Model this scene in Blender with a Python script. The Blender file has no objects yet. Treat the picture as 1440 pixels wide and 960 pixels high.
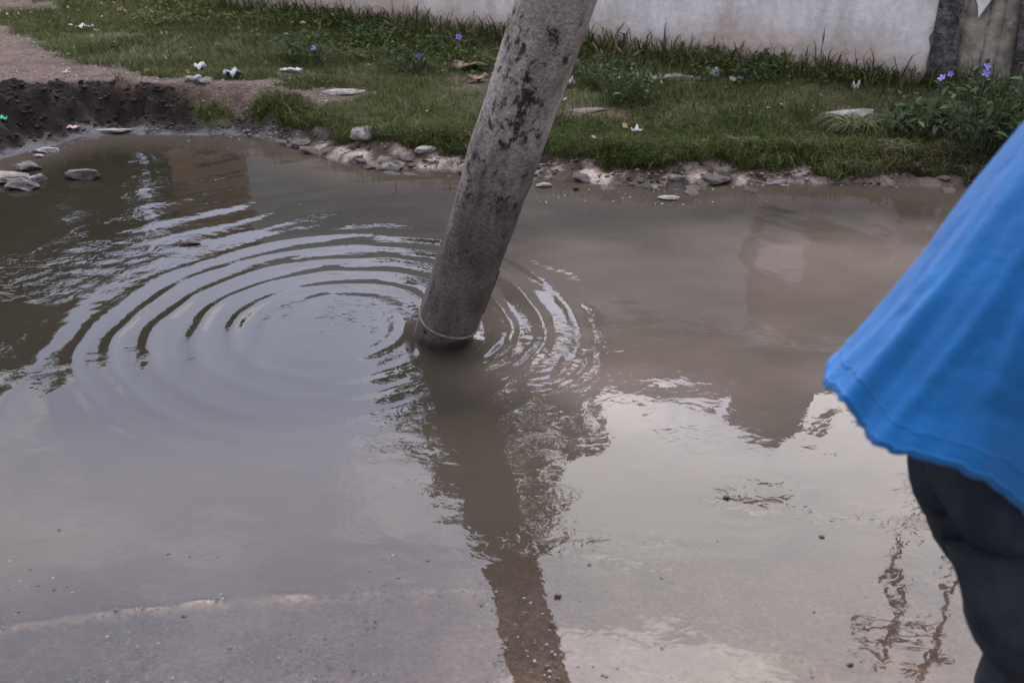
import bpy, bmesh, math, random
import numpy as np
from mathutils import Vector, Matrix

R = math.radians
random.seed(7)
rng = np.random.default_rng(11)
scene = bpy.context.scene
C = scene.collection

# ------------------------------------------------------------------ camera, sky, sun, exposure
CAM_H, PITCH, FPX = 1.6, R(28.0), 1450.0
SUN_AZ, SUN_EL = R(12), R(56)          # azimuth from +Y towards +X
cam_d = bpy.data.cameras.new('camera'); cam = bpy.data.objects.new('camera', cam_d); C.objects.link(cam)
cam.location = (0, 0, CAM_H); cam.rotation_euler = (R(90) - PITCH, 0, 0)
cam_d.sensor_width = 36.0; cam_d.lens = 36.0 * FPX / 1440.0
cam_d.clip_start = 0.02; cam_d.clip_end = 2000
cam_d.dof.use_dof = True; cam_d.dof.focus_distance = 3.35; cam_d.dof.aperture_fstop = 4.8
scene.camera = cam

world = bpy.data.worlds.new('World'); scene.world = world; world.use_nodes = True
wt = world.node_tree; wn = wt.nodes; wl = wt.links
wn.clear()
def N(t, kind, **kw):
    n = t.nodes.new(kind)
    for k, v in kw.items():
        if k.startswith('i_'):
            n.inputs[int(k[2:]) if k[2:].isdigit() else k[2:].replace('_', ' ')].default_value = v
        else: setattr(n, k, v)
    return n
w_out = N(wt, 'ShaderNodeOutputWorld'); w_bg = N(wt, 'ShaderNodeBackground')
SKY_STRENGTH = 0.12
w_bg.inputs['Strength'].default_value = SKY_STRENGTH
sky = N(wt, 'ShaderNodeTexSky', sky_type='NISHITA', sun_disc=False, sun_elevation=SUN_EL, sun_rotation=SUN_AZ,
        air_density=1.0, dust_density=2.5, ozone_density=1.0)
tc = N(wt, 'ShaderNodeTexCoord')
sep = N(wt, 'ShaderNodeSeparateXYZ'); wl.new(tc.outputs['Generated'], sep.inputs[0])
zc = N(wt, 'ShaderNodeMath', operation='MAXIMUM', i_1=0.0); wl.new(sep.outputs['Z'], zc.inputs[0])
za = N(wt, 'ShaderNodeMath', operation='ADD', i_1=0.22); wl.new(zc.outputs[0], za.inputs[0])
cx = N(wt, 'ShaderNodeMath', operation='DIVIDE'); wl.new(sep.outputs['X'], cx.inputs[0]); wl.new(za.outputs[0], cx.inputs[1])
cy = N(wt, 'ShaderNodeMath', operation='DIVIDE'); wl.new(sep.outputs['Y'], cy.inputs[0]); wl.new(za.outputs[0], cy.inputs[1])
cc = N(wt, 'ShaderNodeCombineXYZ', i_2=9 * 2.37); wl.new(cx.outputs[0], cc.inputs[0]); wl.new(cy.outputs[0], cc.inputs[1])
cn = N(wt, 'ShaderNodeTexNoise', i_Scale=1.3, i_Detail=7.0, i_Roughness=0.55); wl.new(cc.outputs[0], cn.inputs['Vector'])
cr = N(wt, 'ShaderNodeMapRange', interpolation_type='SMOOTHSTEP'); wl.new(cn.outputs['Fac'], cr.inputs['Value'])
cr.inputs['From Min'].default_value = 0.45; cr.inputs['From Max'].default_value = 0.62; cr.inputs['To Min'].default_value = 0.54
# clouds are lit from behind: brighter towards the sun
sd = N(wt, 'ShaderNodeVectorMath', operation='DOT_PRODUCT')
SUN_DIR = Vector((math.sin(SUN_AZ) * math.cos(SUN_EL), math.cos(SUN_AZ) * math.cos(SUN_EL), math.sin(SUN_EL)))
sd.inputs[1].default_value = SUN_DIR; wl.new(tc.outputs['Generated'], sd.inputs[0])
sp = N(wt, 'ShaderNodeMapRange', interpolation_type='SMOOTHSTEP'); wl.new(sd.outputs['Value'], sp.inputs['Value'])
sp.inputs['From Min'].default_value = 0.55; sp.inputs['From Max'].default_value = 1.0
sp.inputs['To Min'].default_value = 11.0; sp.inputs['To Max'].default_value = 60.0
vmix = N(wt, 'ShaderNodeMix', data_type='RGBA'); vmix.inputs[6].default_value = (.65, .76, 1.36, 1); vmix.inputs[7].default_value = (1.0, .965, .97, 1)   # thin veil bluish, thick cloud white
wl.new(cr.outputs[0], vmix.inputs[0])
ccol = N(wt, 'ShaderNodeVectorMath', operation='SCALE'); wl.new(vmix.outputs[2], ccol.inputs[0])
wl.new(sp.outputs[0], ccol.inputs['Scale'])
mix = N(wt, 'ShaderNodeMix', data_type='RGBA'); wl.new(cr.outputs[0], mix.inputs[0])
hs = N(wt, 'ShaderNodeHueSaturation', i_Saturation=1.15); wl.new(sky.outputs[0], hs.inputs['Color'])
wl.new(hs.outputs[0], mix.inputs[6]); wl.new(ccol.outputs[0], mix.inputs[7])
wl.new(mix.outputs[2], w_bg.inputs['Color']); wl.new(w_bg.outputs[0], w_out.inputs['Surface'])

sun_d = bpy.data.lights.new('sun', 'SUN'); sun = bpy.data.objects.new('sun', sun_d); C.objects.link(sun)
sun_d.energy = 0.6; sun_d.angle = R(25); sun_d.color = (1.0, 0.95, 0.88)
sun.rotation_euler = (-SUN_DIR).to_track_quat('-Z', 'Y').to_euler(); sun.location = (0, 6, 20)

scene.view_settings.view_transform = 'Standard'; scene.view_settings.look = 'None'
scene.view_settings.exposure = 0.42; scene.view_settings.gamma = 1.0
scene.cycles.max_bounces = 6; scene.cycles.transparent_max_bounces = 8
scene.cycles.caustics_reflective = False; scene.cycles.caustics_refractive = False
scene.cycles.sample_clamp_indirect = 4.0

# ------------------------------------------------------------------ helpers
ct, st = math.cos(PITCH), math.sin(PITCH)
def at(px, py, z=0.0):
    """photo pixel -> point of the horizontal plane at height z (used to lay the plan out)"""
    u = (480.0 - py) / FPX
    d = (CAM_H - z) / (st - u * ct)
    return Vector(((px - 720.0) / FPX * d, d * ct + u * d * st, z))
def at_y(px, py, y):
    u = (480.0 - py) / FPX
    d = y / (ct + u * st)
    return Vector(((px - 720.0) / FPX * d, y, CAM_H - d * st + u * d * ct))

def _hash(ix, iy, seed):
    h = (ix.astype(np.int64) * 374761393 + iy.astype(np.int64) * 668265263 + seed * 1274126177) & 0x7fffffff
    h = ((h ^ (h >> 13)) * 1274126177) & 0x7fffffff
    return ((h ^ (h >> 16)) & 0xffff) / 65535.0
def vnoise(x, y, seed=0):
    x = np.asarray(x, float); y = np.asarray(y, float)
    x0 = np.floor(x); y0 = np.floor(y); fx = x - x0; fy = y - y0
    fx = fx * fx * fx * (fx * (fx * 6 - 15) + 10); fy = fy * fy * fy * (fy * (fy * 6 - 15) + 10)
    a = _hash(x0, y0, seed); b = _hash(x0 + 1, y0, seed); c = _hash(x0, y0 + 1, seed); d = _hash(x0 + 1, y0 + 1, seed)
    return (a + (b - a) * fx) * (1 - fy) + (c + (d - c) * fx) * fy - 0.5
def fbm(x, y, seed=0, oct=4, gain=0.5):
    s = 0; a = 1.0; f = 1.0
    for o in range(oct):
        s = s + a * vnoise(x * f, y * f, seed + 17 * o); a *= gain; f *= 2.03
    return s
def smooth(a, b, v):
    t = np.clip((np.asarray(v, float) - a) / (b - a), 0, 1); return t * t * (3 - 2 * t)
def poly_sdf(px, py, poly):
    """signed distance, negative inside"""
    px = np.asarray(px, float); py = np.asarray(py, float)
    d = np.full(px.shape, 1e9); ins = np.zeros(px.shape, bool)
    n = len(poly)
    for i in range(n):
        ax, ay = poly[i]; bx, by = poly[(i + 1) % n]
        ex, ey = bx - ax, by - ay
        t = np.clip(((px - ax) * ex + (py - ay) * ey) / (ex * ex + ey * ey + 1e-12), 0, 1)
        d = np.minimum(d, np.hypot(px - ax - t * ex, py - ay - t * ey))
        c = (ay > py) != (by > py)
        if abs(by - ay) > 1e-12:
            ins ^= c & (px < (bx - ax) * (py - ay) / (by - ay) + ax)
    return np.where(ins, -d, d)
def pxpoly(pts, z=0.0): return [tuple(at(x, y, z)[:2]) for x, y in pts]

def link(name, mesh, mat=None, parent=None):
    o = bpy.data.objects.new(name, mesh); C.objects.link(o)
    if mat is not None and not mesh.materials: mesh.materials.append(mat)
    if parent is not None: o.parent = parent
    return o
def np_mesh(name, verts, faces, smooth_shade=False):
    """verts (n,3); faces list/array with constant size"""
    m = bpy.data.meshes.new(name)
    verts = np.asarray(verts, np.float32); faces = np.asarray(faces, np.int32)
    k = faces.shape[1]
    m.vertices.add(len(verts)); m.vertices.foreach_set('co', verts.ravel())
    m.loops.add(faces.size); m.loops.foreach_set('vertex_index', faces.ravel())
    m.polygons.add(len(faces)); m.polygons.foreach_set('loop_start', np.arange(0, faces.size, k, dtype=np.int32))
    m.update(calc_edges=True)
    if smooth_shade: m.polygons.foreach_set('use_smooth', np.ones(len(faces), bool))
    m.validate()
    return m
def bm_mesh(name, bm, smooth_shade=False):
    m = bpy.data.meshes.new(name); bm.normal_update(); bm.to_mesh(m); bm.free()
    if smooth_shade:
        for p in m.polygons: p.use_smooth = True
    return m
def col_attr(m, name, cols):
    a = m.attributes.new(name, 'FLOAT_COLOR', 'POINT')
    c = np.ones((len(cols), 4), np.float32); c[:, :3] = cols; a.data.foreach_set('color', c.ravel())
def f_attr(m, name, vals):
    a = m.attributes.new(name, 'FLOAT', 'POINT'); a.data.foreach_set('value', np.asarray(vals, np.float32))
def tag(o, label=None, cat=None, group=None, kind=None):
    if label: o['label'] = label
    if cat: o['category'] = cat
    if group: o['group'] = group
    if kind: o['kind'] = kind
    return o
def empty(name, loc, label, cat, group=None, rz=0):
    o = bpy.data.objects.new(name, None); C.objects.link(o); o.location = loc; o.rotation_euler[2] = rz
    o.empty_display_size = 0.1
    return tag(o, label, cat, group)
def grid_faces(nr, nc, closed=False):
    i = np.arange(nr - 1)[:, None]; j = np.arange(nc if closed else nc - 1)[None, :]
    j2 = (j + 1) % nc
    a = i * nc + j; b = i * nc + j2; c = (i + 1) * nc + j2; d = (i + 1) * nc + j
    return np.stack([a + 0 * b, b, c, d], -1).reshape(-1, 4)
def tube_arrays(pts, rad, seg=8):
    """swept tube along pts; returns verts, faces (quads)"""
    pts = np.asarray(pts, float); n = len(pts)
    rad = np.broadcast_to(np.asarray(rad, float), (n,))
    tan = np.gradient(pts, axis=0); tan /= np.linalg.norm(tan, axis=1)[:, None] + 1e-12
    up = np.array([0.31, 0.17, 0.93]); V = []
    for i in range(n):
        a = np.cross(tan[i], up)
        if np.linalg.norm(a) < 1e-3: a = np.cross(tan[i], [1, 0, 0])
        a /= np.linalg.norm(a); b = np.cross(tan[i], a)
        th = np.arange(seg) * 2 * math.pi / seg
        V.append(pts[i] + rad[i] * (np.cos(th)[:, None] * a + np.sin(th)[:, None] * b))
    return np.concatenate(V), grid_faces(n, seg, True)
def tubes_mesh(name, list_of, seg=6):
    V = []; F = []; o = 0
    for pts, rad in list_of:
        v, f = tube_arrays(pts, rad, seg); V.append(v); F.append(f + o); o += len(v)
    return np_mesh(name, np.concatenate(V), np.concatenate(F), True)

# ------------------------------------------------------------------ materials
def mat(name, color=(.5, .5, .5), rough=0.8, spec=0.3):
    m = bpy.data.materials.new(name); m.use_nodes = True
    b = m.node_tree.nodes['Principled BSDF']
    b.inputs['Base Color'].default_value = (*color, 1); b.inputs['Roughness'].default_value = rough
    b.inputs['Specular IOR Level'].default_value = spec
    return m, m.node_tree, b
def noise(t, scale, detail=4, rough=.55, vec=None, dist=0.0):
    n = N(t, 'ShaderNodeTexNoise', i_Scale=scale, i_Detail=detail, i_Roughness=rough, i_Distortion=dist)
    if vec is not None: t.links.new(vec, n.inputs['Vector'])
    return n
def rng_node(t, src, a, b, lo=0., hi=1.):
    r = N(t, 'ShaderNodeMapRange', interpolation_type='SMOOTHSTEP')
    t.links.new(src, r.inputs['Value'])
    for k, v in zip(('From Min', 'From Max', 'To Min', 'To Max'), (a, b, lo, hi)): r.inputs[k].default_value = v
    return r.outputs[0]
def mixc(t, fac, a, b, blend='MIX'):
    m = N(t, 'ShaderNodeMix', data_type='RGBA', blend_type=blend)
    for s, i in ((fac, 0), (a, 6), (b, 7)):
        if hasattr(s, 'is_linked') or hasattr(s, 'links'): t.links.new(s, m.inputs[i])
        else: m.inputs[i].default_value = s if i == 0 else (*s, 1)
    return m.outputs[2]
def bump(t, bsdf, h, strength=.4, dist=.01):
    b = N(t, 'ShaderNodeBump', i_Strength=strength, i_Distance=dist); t.links.new(h, b.inputs['Height'])
    t.links.new(b.outputs[0], bsdf.inputs['Normal']); return b
def obj_coord(t): return N(t, 'ShaderNodeTexCoord').outputs['Object']
def simple_noisy(name, c1, c2, scale=12, rough=.8, spec=.3, bstr=.5, bdist=.01, detail=6):
    m, t, b = mat(name, c1, rough, spec)
    v = obj_coord(t); n = noise(t, scale, detail, .6, v)
    t.links.new(mixc(t, rng_node(t, n.outputs['Fac'], .35, .65), c1, c2), b.inputs['Base Color'])
    n2 = noise(t, scale * 3.1, 5, .6, v); bump(t, b, n2.outputs['Fac'], bstr, bdist)
    return m

# ground
gm, t, b = mat('ground_mat', rough=.9, spec=.15)
a = N(t, 'ShaderNodeAttribute', attribute_name='tint'); wet = N(t, 'ShaderNodeAttribute', attribute_name='wet')
v = obj_coord(t)
n1 = noise(t, 9, 8, .65, v); n2 = noise(t, 75, 5, .7, v); n3 = noise(t, 140, 3, .6, v)
cA = mixc(t, rng_node(t, n1.outputs['Fac'], .3, .7), (.62, .62, .62), (1.3, 1.28, 1.25))
cB = mixc(t, rng_node(t, n2.outputs['Fac'], .3, .72), (.6, .6, .6), (1.4, 1.38, 1.35))
vor = N(t, 'ShaderNodeTexVoronoi', i_Scale=190.0); t.links.new(v, vor.inputs['Vector']); vs_ = N(t, 'ShaderNodeSeparateColor'); t.links.new(vor.outputs['Color'], vs_.inputs[0])
cM = mixc(t, 1.0, mixc(t, 1.0, a.outputs['Color'], cA, 'MULTIPLY'), cB, 'MULTIPLY')
cM = mixc(t, 1.0, cM, mixc(t, rng_node(t, vs_.outputs[0], .0, 1.0), (.8, .8, .8), (1.22, 1.22, 1.22)), 'MULTIPLY')
t.links.new(cM, b.inputs['Base Color'])
t.links.new(rng_node(t, wet.outputs['Fac'], 0, 1, .95, .32), b.inputs['Roughness'])
hsum = N(t, 'ShaderNodeMath', operation='MULTIPLY_ADD', i_1=.25); t.links.new(n3.outputs['Fac'], hsum.inputs[0]); t.links.new(n2.outputs['Fac'], hsum.inputs[2])
bump(t, b, hsum.outputs[0], .65, .012)
M_ground = gm

# water: murky body under a clear reflecting skin; where it is shallow the bed shows through
wm = bpy.data.materials.new('water_mat'); wm.use_nodes = True; t = wm.node_tree; t.nodes.clear()
out = N(t, 'ShaderNodeOutputMaterial')
op = N(t, 'ShaderNodeAttribute', attribute_name='opacity'); chop = N(t, 'ShaderNodeAttribute', attribute_name='chop')
dif = N(t, 'ShaderNodeBsdfDiffuse'); trn = N(t, 'ShaderNodeBsdfTransparent')
v = obj_coord(t)
nm = noise(t, 1.1, 4, .5, v)
shal = N(t, 'ShaderNodeAttribute', attribute_name='depth')
deepc = mixc(t, rng_node(t, nm.outputs['Fac'], .3, .7), (.0155, .0135, .0085), (.022, .019, .013))
shalc = mixc(t, rng_node(t, nm.outputs['Fac'], .3, .7), (.044, .0345, .024), (.056, .044, .032))
silt = N(t, 'ShaderNodeAttribute', attribute_name='silt')
pale_murkc = mixc(t, rng_node(t, nm.outputs['Fac'], .3, .7), (.086, .069, .054), (.106, .086, .069))  # paler body colour of the water towards the right
t.links.new(mixc(t, silt.outputs['Fac'], mixc(t, rng_node(t, shal.outputs['Fac'], .02, .22), shalc, deepc), pale_murkc), dif.inputs['Color'])
body = N(t, 'ShaderNodeMixShader'); t.links.new(op.outputs['Fac'], body.inputs[0]); t.links.new(trn.outputs[0], body.inputs[1]); t.links.new(dif.outputs[0], body.inputs[2])
gl = N(t, 'ShaderNodeBsdfGlossy', i_Roughness=0.015)
mapv = N(t, 'ShaderNodeMapping'); mapv.inputs['Scale'].default_value = (1, 1.25, 1); t.links.new(v, mapv.inputs[0])
f1 = noise(t, 20, 2.2, .45, mapv.outputs[0], 1.6); f2 = noise(t, 5.5, 3, .5, mapv.outputs[0], .4)
ml = N(t, 'ShaderNodeMath', operation='MULTIPLY'); t.links.new(f1.outputs['Fac'], ml.inputs[0]); t.links.new(chop.outputs['Fac'], ml.inputs[1])
b2 = N(t, 'ShaderNodeBump', i_Strength=1.0, i_Distance=.0012); t.links.new(f2.outputs['Fac'], b2.inputs['Height'])
b1 = N(t, 'ShaderNodeBump', i_Strength=1.0, i_Distance=.003); t.links.new(ml.outputs[0], b1.inputs['Height']); t.links.new(b2.outputs[0], b1.inputs['Normal'])
fr = N(t, 'ShaderNodeFresnel', i_IOR=1.333); t.links.new(b1.outputs[0], fr.inputs['Normal']); t.links.new(b1.outputs[0], gl.inputs['Normal'])
fin = N(t, 'ShaderNodeMixShader'); t.links.new(fr.outputs[0], fin.inputs[0]); t.links.new(body.outputs[0], fin.inputs[1]); t.links.new(gl.outputs[0], fin.inputs[2])
t.links.new(fin.outputs[0], out.inputs['Surface'])
M_water = wm

# plants: colour carried per blade / leaf
def leaf_mat(name, rough=.6, spec=.25):
    m, t, b = mat(name, rough=rough, spec=spec)
    a = N(t, 'ShaderNodeAttribute', attribute_name='tint'); t.links.new(a.outputs['Color'], b.inputs['Base Color'])
    tr = N(t, 'ShaderNodeBsdfTranslucent'); t.links.new(a.outputs['Color'], tr.inputs['Color'])
    mx = N(t, 'ShaderNodeMixShader', i_0=.3); o = t.nodes['Material Output']
    t.links.new(b.outputs[0], mx.inputs[1]); t.links.new(tr.outputs[0], mx.inputs[2]); t.links.new(mx.outputs[0], o.inputs['Surface'])
    return m
M_leaf = leaf_mat('leaf_mat', .7, .1)
M_bark = simple_noisy('bark_mat', (.10, .08, .06), (.05, .04, .03), 8)
M_stem = simple_noisy('stem_mat', (.05, .07, .025), (.09, .08, .04), 20)

# pole concrete
pm, t, b = mat('pole_mat', rough=.85, spec=.25)
v = obj_coord(t); s = N(t, 'ShaderNodeSeparateXYZ'); t.links.new(v, s.inputs[0])
mp = N(t, 'ShaderNodeMapping'); mp.inputs['Scale'].default_value = (1, 1, .42); t.links.new(v, mp.inputs[0])
base_n = noise(t, 14, 8, .65, mp.outputs[0]); fine = noise(t, 95, 5, .65, v)
pale = mixc(t, rng_node(t, base_n.outputs['Fac'], .32, .68), (.185, .160, .142), (.335, .298, .275))
low = mixc(t, rng_node(t, base_n.outputs['Fac'], .32, .68), (.070, .058, .048), (.140, .120, .102))
hz = N(t, 'ShaderNodeMath', operation='MULTIPLY_ADD', i_1=.45); t.links.new(base_n.outputs['Fac'], hz.inputs[0]); t.links.new(s.outputs['Z'], hz.inputs[2])
c1 = mixc(t, rng_node(t, hz.outputs[0], .80, 1.22), low, pale)
c1 = mixc(t, 1.0, c1, mixc(t, rng_node(t, fine.outputs['Fac'], .3, .7), (.66, .65, .64), (1.28, 1.26, 1.24)), 'MULTIPLY')
# tar-black blotches and brown rub marks
mp2 = N(t, 'ShaderNodeMapping'); mp2.inputs['Scale'].default_value = (1, 1, .6); mp2.inputs['Rotation'].default_value = (0, .35, 0); t.links.new(v, mp2.inputs[0])
bl = noise(t, 34, 10, .76, mp2.outputs[0], .35); zone = noise(t, 5.0, 3, .5, v)
bm_ = N(t, 'ShaderNodeMath', operation='MULTIPLY_ADD', i_1=.55); t.links.new(zone.outputs['Fac'], bm_.inputs[0]); t.links.new(bl.outputs['Fac'], bm_.inputs[2])
zl = rng_node(t, s.outputs['Z'], .25, .75)
blot = N(t, 'ShaderNodeMath', operation='MULTIPLY'); t.links.new(rng_node(t, bm_.outputs[0], .845, .935), blot.inputs[0]); t.links.new(zl, blot.inputs[1])
rust = noise(t, 6, 5, .6, mp2.outputs[0], .5)
c1 = mixc(t, rng_node(t, rust.outputs['Fac'], .60, .74, 0, .55), c1, (.13, .085, .065))
c1 = mixc(t, blot.outputs[0], c1, (.022, .018, .015))
gp = N(t, 'ShaderNodeNewGeometry'); gs_ = N(t, 'ShaderNodeSeparateXYZ'); t.links.new(gp.outputs['Position'], gs_.inputs[0])
wz = N(t, 'ShaderNodeMath', operation='MULTIPLY_ADD', i_1=-.05); t.links.new(base_n.outputs['Fac'], wz.inputs[0]); t.links.new(gs_.outputs['Z'], wz.inputs[2])
wetf = rng_node(t, wz.outputs[0], -.004, .022, 1, 0)
c1 = mixc(t, wetf, c1, (.035, .029, .024)); t.links.new(rng_node(t, wetf, 0, 1, .85, .3), b.inputs['Roughness'])
t.links.new(c1, b.inputs['Base Color'])
inv = N(t, 'ShaderNodeMath', operation='MULTIPLY_ADD', i_1=-.5); t.links.new(blot.outputs[0], inv.inputs[0]); t.links.new(fine.outputs['Fac'], inv.inputs[2])
bump(t, b, inv.outputs[0], 1.0, .008)
M_pole = pm

# wall paint and plaster
def wall_mat(name, base, stain, dark, low_h=.32):
    m, t, b = mat(name, base, .9, .2)
    v = obj_coord(t); s = N(t, 'ShaderNodeSeparateXYZ'); t.links.new(v, s.inputs[0])
    mp = N(t, 'ShaderNodeMapping'); mp.inputs['Scale'].default_value = (1, 1, .22); t.links.new(v, mp.inputs[0])
    streak = noise(t, 6.0, 8, .66, mp.outputs[0]); blotch = noise(t, 2.2, 6, .6, v); fine = noise(t, 30, 6, .65, v)
    c = mixc(t, rng_node(t, streak.outputs['Fac'], .40, .72), base, stain)
    zz = N(t, 'ShaderNodeMath', operation='MULTIPLY_ADD', i_1=-.55); t.links.new(blotch.outputs['Fac'], zz.inputs[0]); t.links.new(s.outputs['Z'], zz.inputs[2])
    c = mixc(t, rng_node(t, s.outputs['Z'], .62, .9), c, tuple(min(.86, q * 1.3) for q in base))  # upper wall paled in the colour, to brighten its reflection on the water
    c = mixc(t, rng_node(t, zz.outputs[0], -.12, .12, .75, 0), c, (.40, .30, .235))
    drk = noise(t, 4.5, 5, .6, mp.outputs[0], .3)
    z2 = N(t, 'ShaderNodeMath', operation='MULTIPLY_ADD', i_1=-.75); t.links.new(drk.outputs['Fac'], z2.inputs[0]); t.links.new(s.outputs['Z'], z2.inputs[2])
    c = mixc(t, rng_node(t, z2.outputs[0], -.36, -.30, .55, 0), c, dark)
    c = mixc(t, 1.0, c, mixc(t, rng_node(t, fine.outputs['Fac'], .3, .7), (.88, .88, .88), (1.08, 1.08, 1.08)), 'MULTIPLY')
    t.links.new(c, b.inputs['Base Color'])
    bump(t, b, fine.outputs['Fac'], .5, .008)
    return m
M_wall = wall_mat('wall_paint', (.61, .58, .565), (.40, .36, .335), (.07, .065, .06))
M_pink = wall_mat('pink_paint', (.46, .35, .32), (.36, .27, .24), (.07, .065, .06))
M_column = simple_noisy('column_mat', (.30, .255, .21), (.12, .10, .083), 7, .9, .2, 1.0, .012, 9)
M_mortar = simple_noisy('mortar_mat', (.17, .16, .155), (.05, .048, .047), 22, .95, .15, 1.0, .03)
M_reflpanel = simple_noisy('refl_panel_mat', (.062, .049, .039), (.042, .033, .027), 4, .95, .15)  # for the dark panel added to the upper wall
M_orange = simple_noisy('orange_plaster', (.62, .40, .26), (.55, .36, .24), 2, .9)
M_house = simple_noisy('house_plaster', (.36, .32, .30), (.28, .25, .23), 2, .9)
M_dark = simple_noisy('dark_opening', (.02, .02, .022), (.03, .03, .03), 5, .4)
M_tank = simple_noisy('tank_plastic', (.035, .033, .032), (.05, .046, .043), 5, .6)
M_stone = simple_noisy('stone_mat', (.24, .22, .205), (.09, .083, .077), 20, .9, .25, .9, .012)
M_stonewet = simple_noisy('wet_stone_mat', (.125, .112, .10), (.04, .036, .033), 24, .7, .2, 1.0, .012)
M_paleslab = simple_noisy('pale_slab_mat', (.30, .27, .245), (.15, .132, .118), 16, .9, .2, .8, .01)
M_pinkslab = simple_noisy('pink_slab_mat', (.22, .175, .15), (.11, .088, .077), 18, .85, .25, .8, .01)
M_shore = simple_noisy('shore_stone_mat', (.20, .165, .14), (.07, .058, .05), 26, .85, .25, 1.0, .012)
M_clod = simple_noisy('clod_mat', (.046, .036, .028), (.014, .011, .009), 22, .95, .15, 1.0, .01)
M_white = simple_noisy('white_scrap', (.44, .42, .40), (.24, .23, .22), 30, .6, .3)
M_bluegrey = simple_noisy('bluegrey_scrap', (.22, .245, .26), (.13, .15, .16), 25, .45, .4)
M_card = simple_noisy('dry_leaf_mat', (.21, .145, .095), (.10, .068, .045), 26, .8)
M_green = simple_noisy('green_scrap', (.05, .42, .24), (.03, .30, .17), 30, .4)
M_pinkscrap = simple_noisy('pink_scrap', (.40, .27, .25), (.26, .18, .17), 30, .6)
M_petal = simple_noisy('petal_mat', (.25, .20, .52), (.16, .125, .40), 40, .6, .2, .1)
M_yellow = simple_noisy('yellow_petal', (.60, .40, .05), (.5, .3, .03), 40, .6, .2, .1)
M_rope = simple_noisy('rope_mat', (.24, .205, .16), (.12, .10, .08), 120, .9, .2, .8, .004)
M_wood = simple_noisy('mast_wood', (.13, .10, .075), (.08, .06, .045), 7, .9)

# ------------------------------------------------------------------ plan of the place
SHORE_PX = [(-420, 330), (-120, 262), (0, 224), (60, 209), (110, 196), (180, 189), (250, 192), (330, 191), (395, 200), (440, 216), (500, 233),
            (560, 238), (640, 241), (760, 249), (830, 258), (960, 264), (1080, 258), (1200, 258), (1300, 262), (1400, 263), (1560, 268), (1800, 280)]
PUDDLE = pxpoly(SHORE_PX) + [(5.2, 3.2), (4.0, 1.0), (0.8, 0.72), (-1.2, 0.7), (-3.2, 1.0), (-4.4, 2.6)]
MOUND = pxpoly([(-500, 92), (0, 119), (80, 117), (160, 122), (230, 124), (270, 133), (300, 150), (345, 166)], .19) + pxpoly([(400, 186), (442, 214), (395, 204), (330, 195),
                (250, 196), (180, 193), (110, 200), (60, 213), (0, 228), (-120, 266), (-500, 345)], .02)
WALL_A, WALL_B = Vector((-2.12, 7.95, 0)), Vector((2.37, 5.77, 0))
wall_u = (WALL_B - WALL_A).normalized(); wall_n = Vector((wall_u.y, -wall_u.x, 0))     # towards the camera

def terrain(x, y):
    d = poly_sdf(x, y, PUDDLE)
    far = smooth(2.4, 3.6, y)                          # beyond the pole: the bank side
    mnd = smooth(.10, -.10, poly_sdf(x, y, MOUND) + .07 * fbm(x * 5, y * 5, 3))
    leftside = smooth(-.95, -1.4, x + .12 * fbm(x * 2, y * 2, 31))
    dd = np.maximum(d + .05 * fbm(x * 7, y * 7, 5, 3), 0)
    bank = .028 * smooth(0, .05, dd) + .06 * smooth(.09, .24, dd) + .05 * smooth(.2, 1.0, dd) + .05 * smooth(.8, 2.2, dd)
    bankl = .02 * smooth(0, .08, dd) + .17 * smooth(.10, .34, dd + .05 * fbm(x * 4, y * 4, 8))
    up = bank * (1 - leftside) + bankl * leftside
    up = up + .018 * fbm(x * 3, y * 3, 2, 4) * smooth(.1, .5, dd) + mnd * (.11 * fbm(x * 8, y * 8, 6, 5, .66) * smooth(.05, .2, dd))
    up = up + .022 * fbm(x * 13, y * 13, 16, 3, .6) * smooth(.02, .08, dd) * smooth(.32, .18, dd)
    up = up + smooth(9, 60, np.hypot(x, y)) * 0.3
    near_up = .05 * smooth(0, .8, dd)
    out = up * far + near_up * (1 - far)
    # bed of the puddle
    yy = y + .10 * fbm(x * 1.3, y * 1.3, 12) + .10 * smooth(-.2, -1.4, x)
    bed_near = -(.0032 + .012 * smooth(1.35, 1.75, yy) + .05 * smooth(1.75, 2.15, yy) + .2 * smooth(2.1, 3.2, yy))
    ridge = .0165 * np.exp(-((yy + .035 * fbm(x * 5, y * 2, 14) - 1.79) / .012) ** 2) * smooth(.1, -.2, x) * smooth(-.3, .1, fbm(x * 4, x * 0, 15))
    bed_near = bed_near + ridge + .0045 * fbm(x * 6, y * 6, 21, 4, .6) + .004 * smooth(-.2, -1, x) * (.4 + fbm(x * 16, y * 16, 23, 3)) * smooth(2.0, 1.6, y)
    bed_far = -(.02 + .5 * np.maximum(-d, 0)) + .02 * fbm(x * 6, y * 6, 9)
    bed = np.maximum(bed_near * (1 - far) + bed_far * far, -.35)
    edge = smooth(-.04, .0, d + .05 * fbm(x * 7, y * 7, 5, 3))
    return np.where(d > 0, np.where(dd > 0, out, -.004), bed * (1 - edge) + (-.004) * edge), d, mnd, leftside
def tz(x, y): return float(terrain(np.array([x]), np.array([y]))[0][0])
def on(px, py, guess=.12):
    z = guess
    for _ in range(8):
        p = at(px, py, z); z = .5 * z + .5 * max(tz(p.x, p.y), 0.0)
    p = at(px, py, z); return Vector((p.x, p.y, max(tz(p.x, p.y), 0)))

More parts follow.
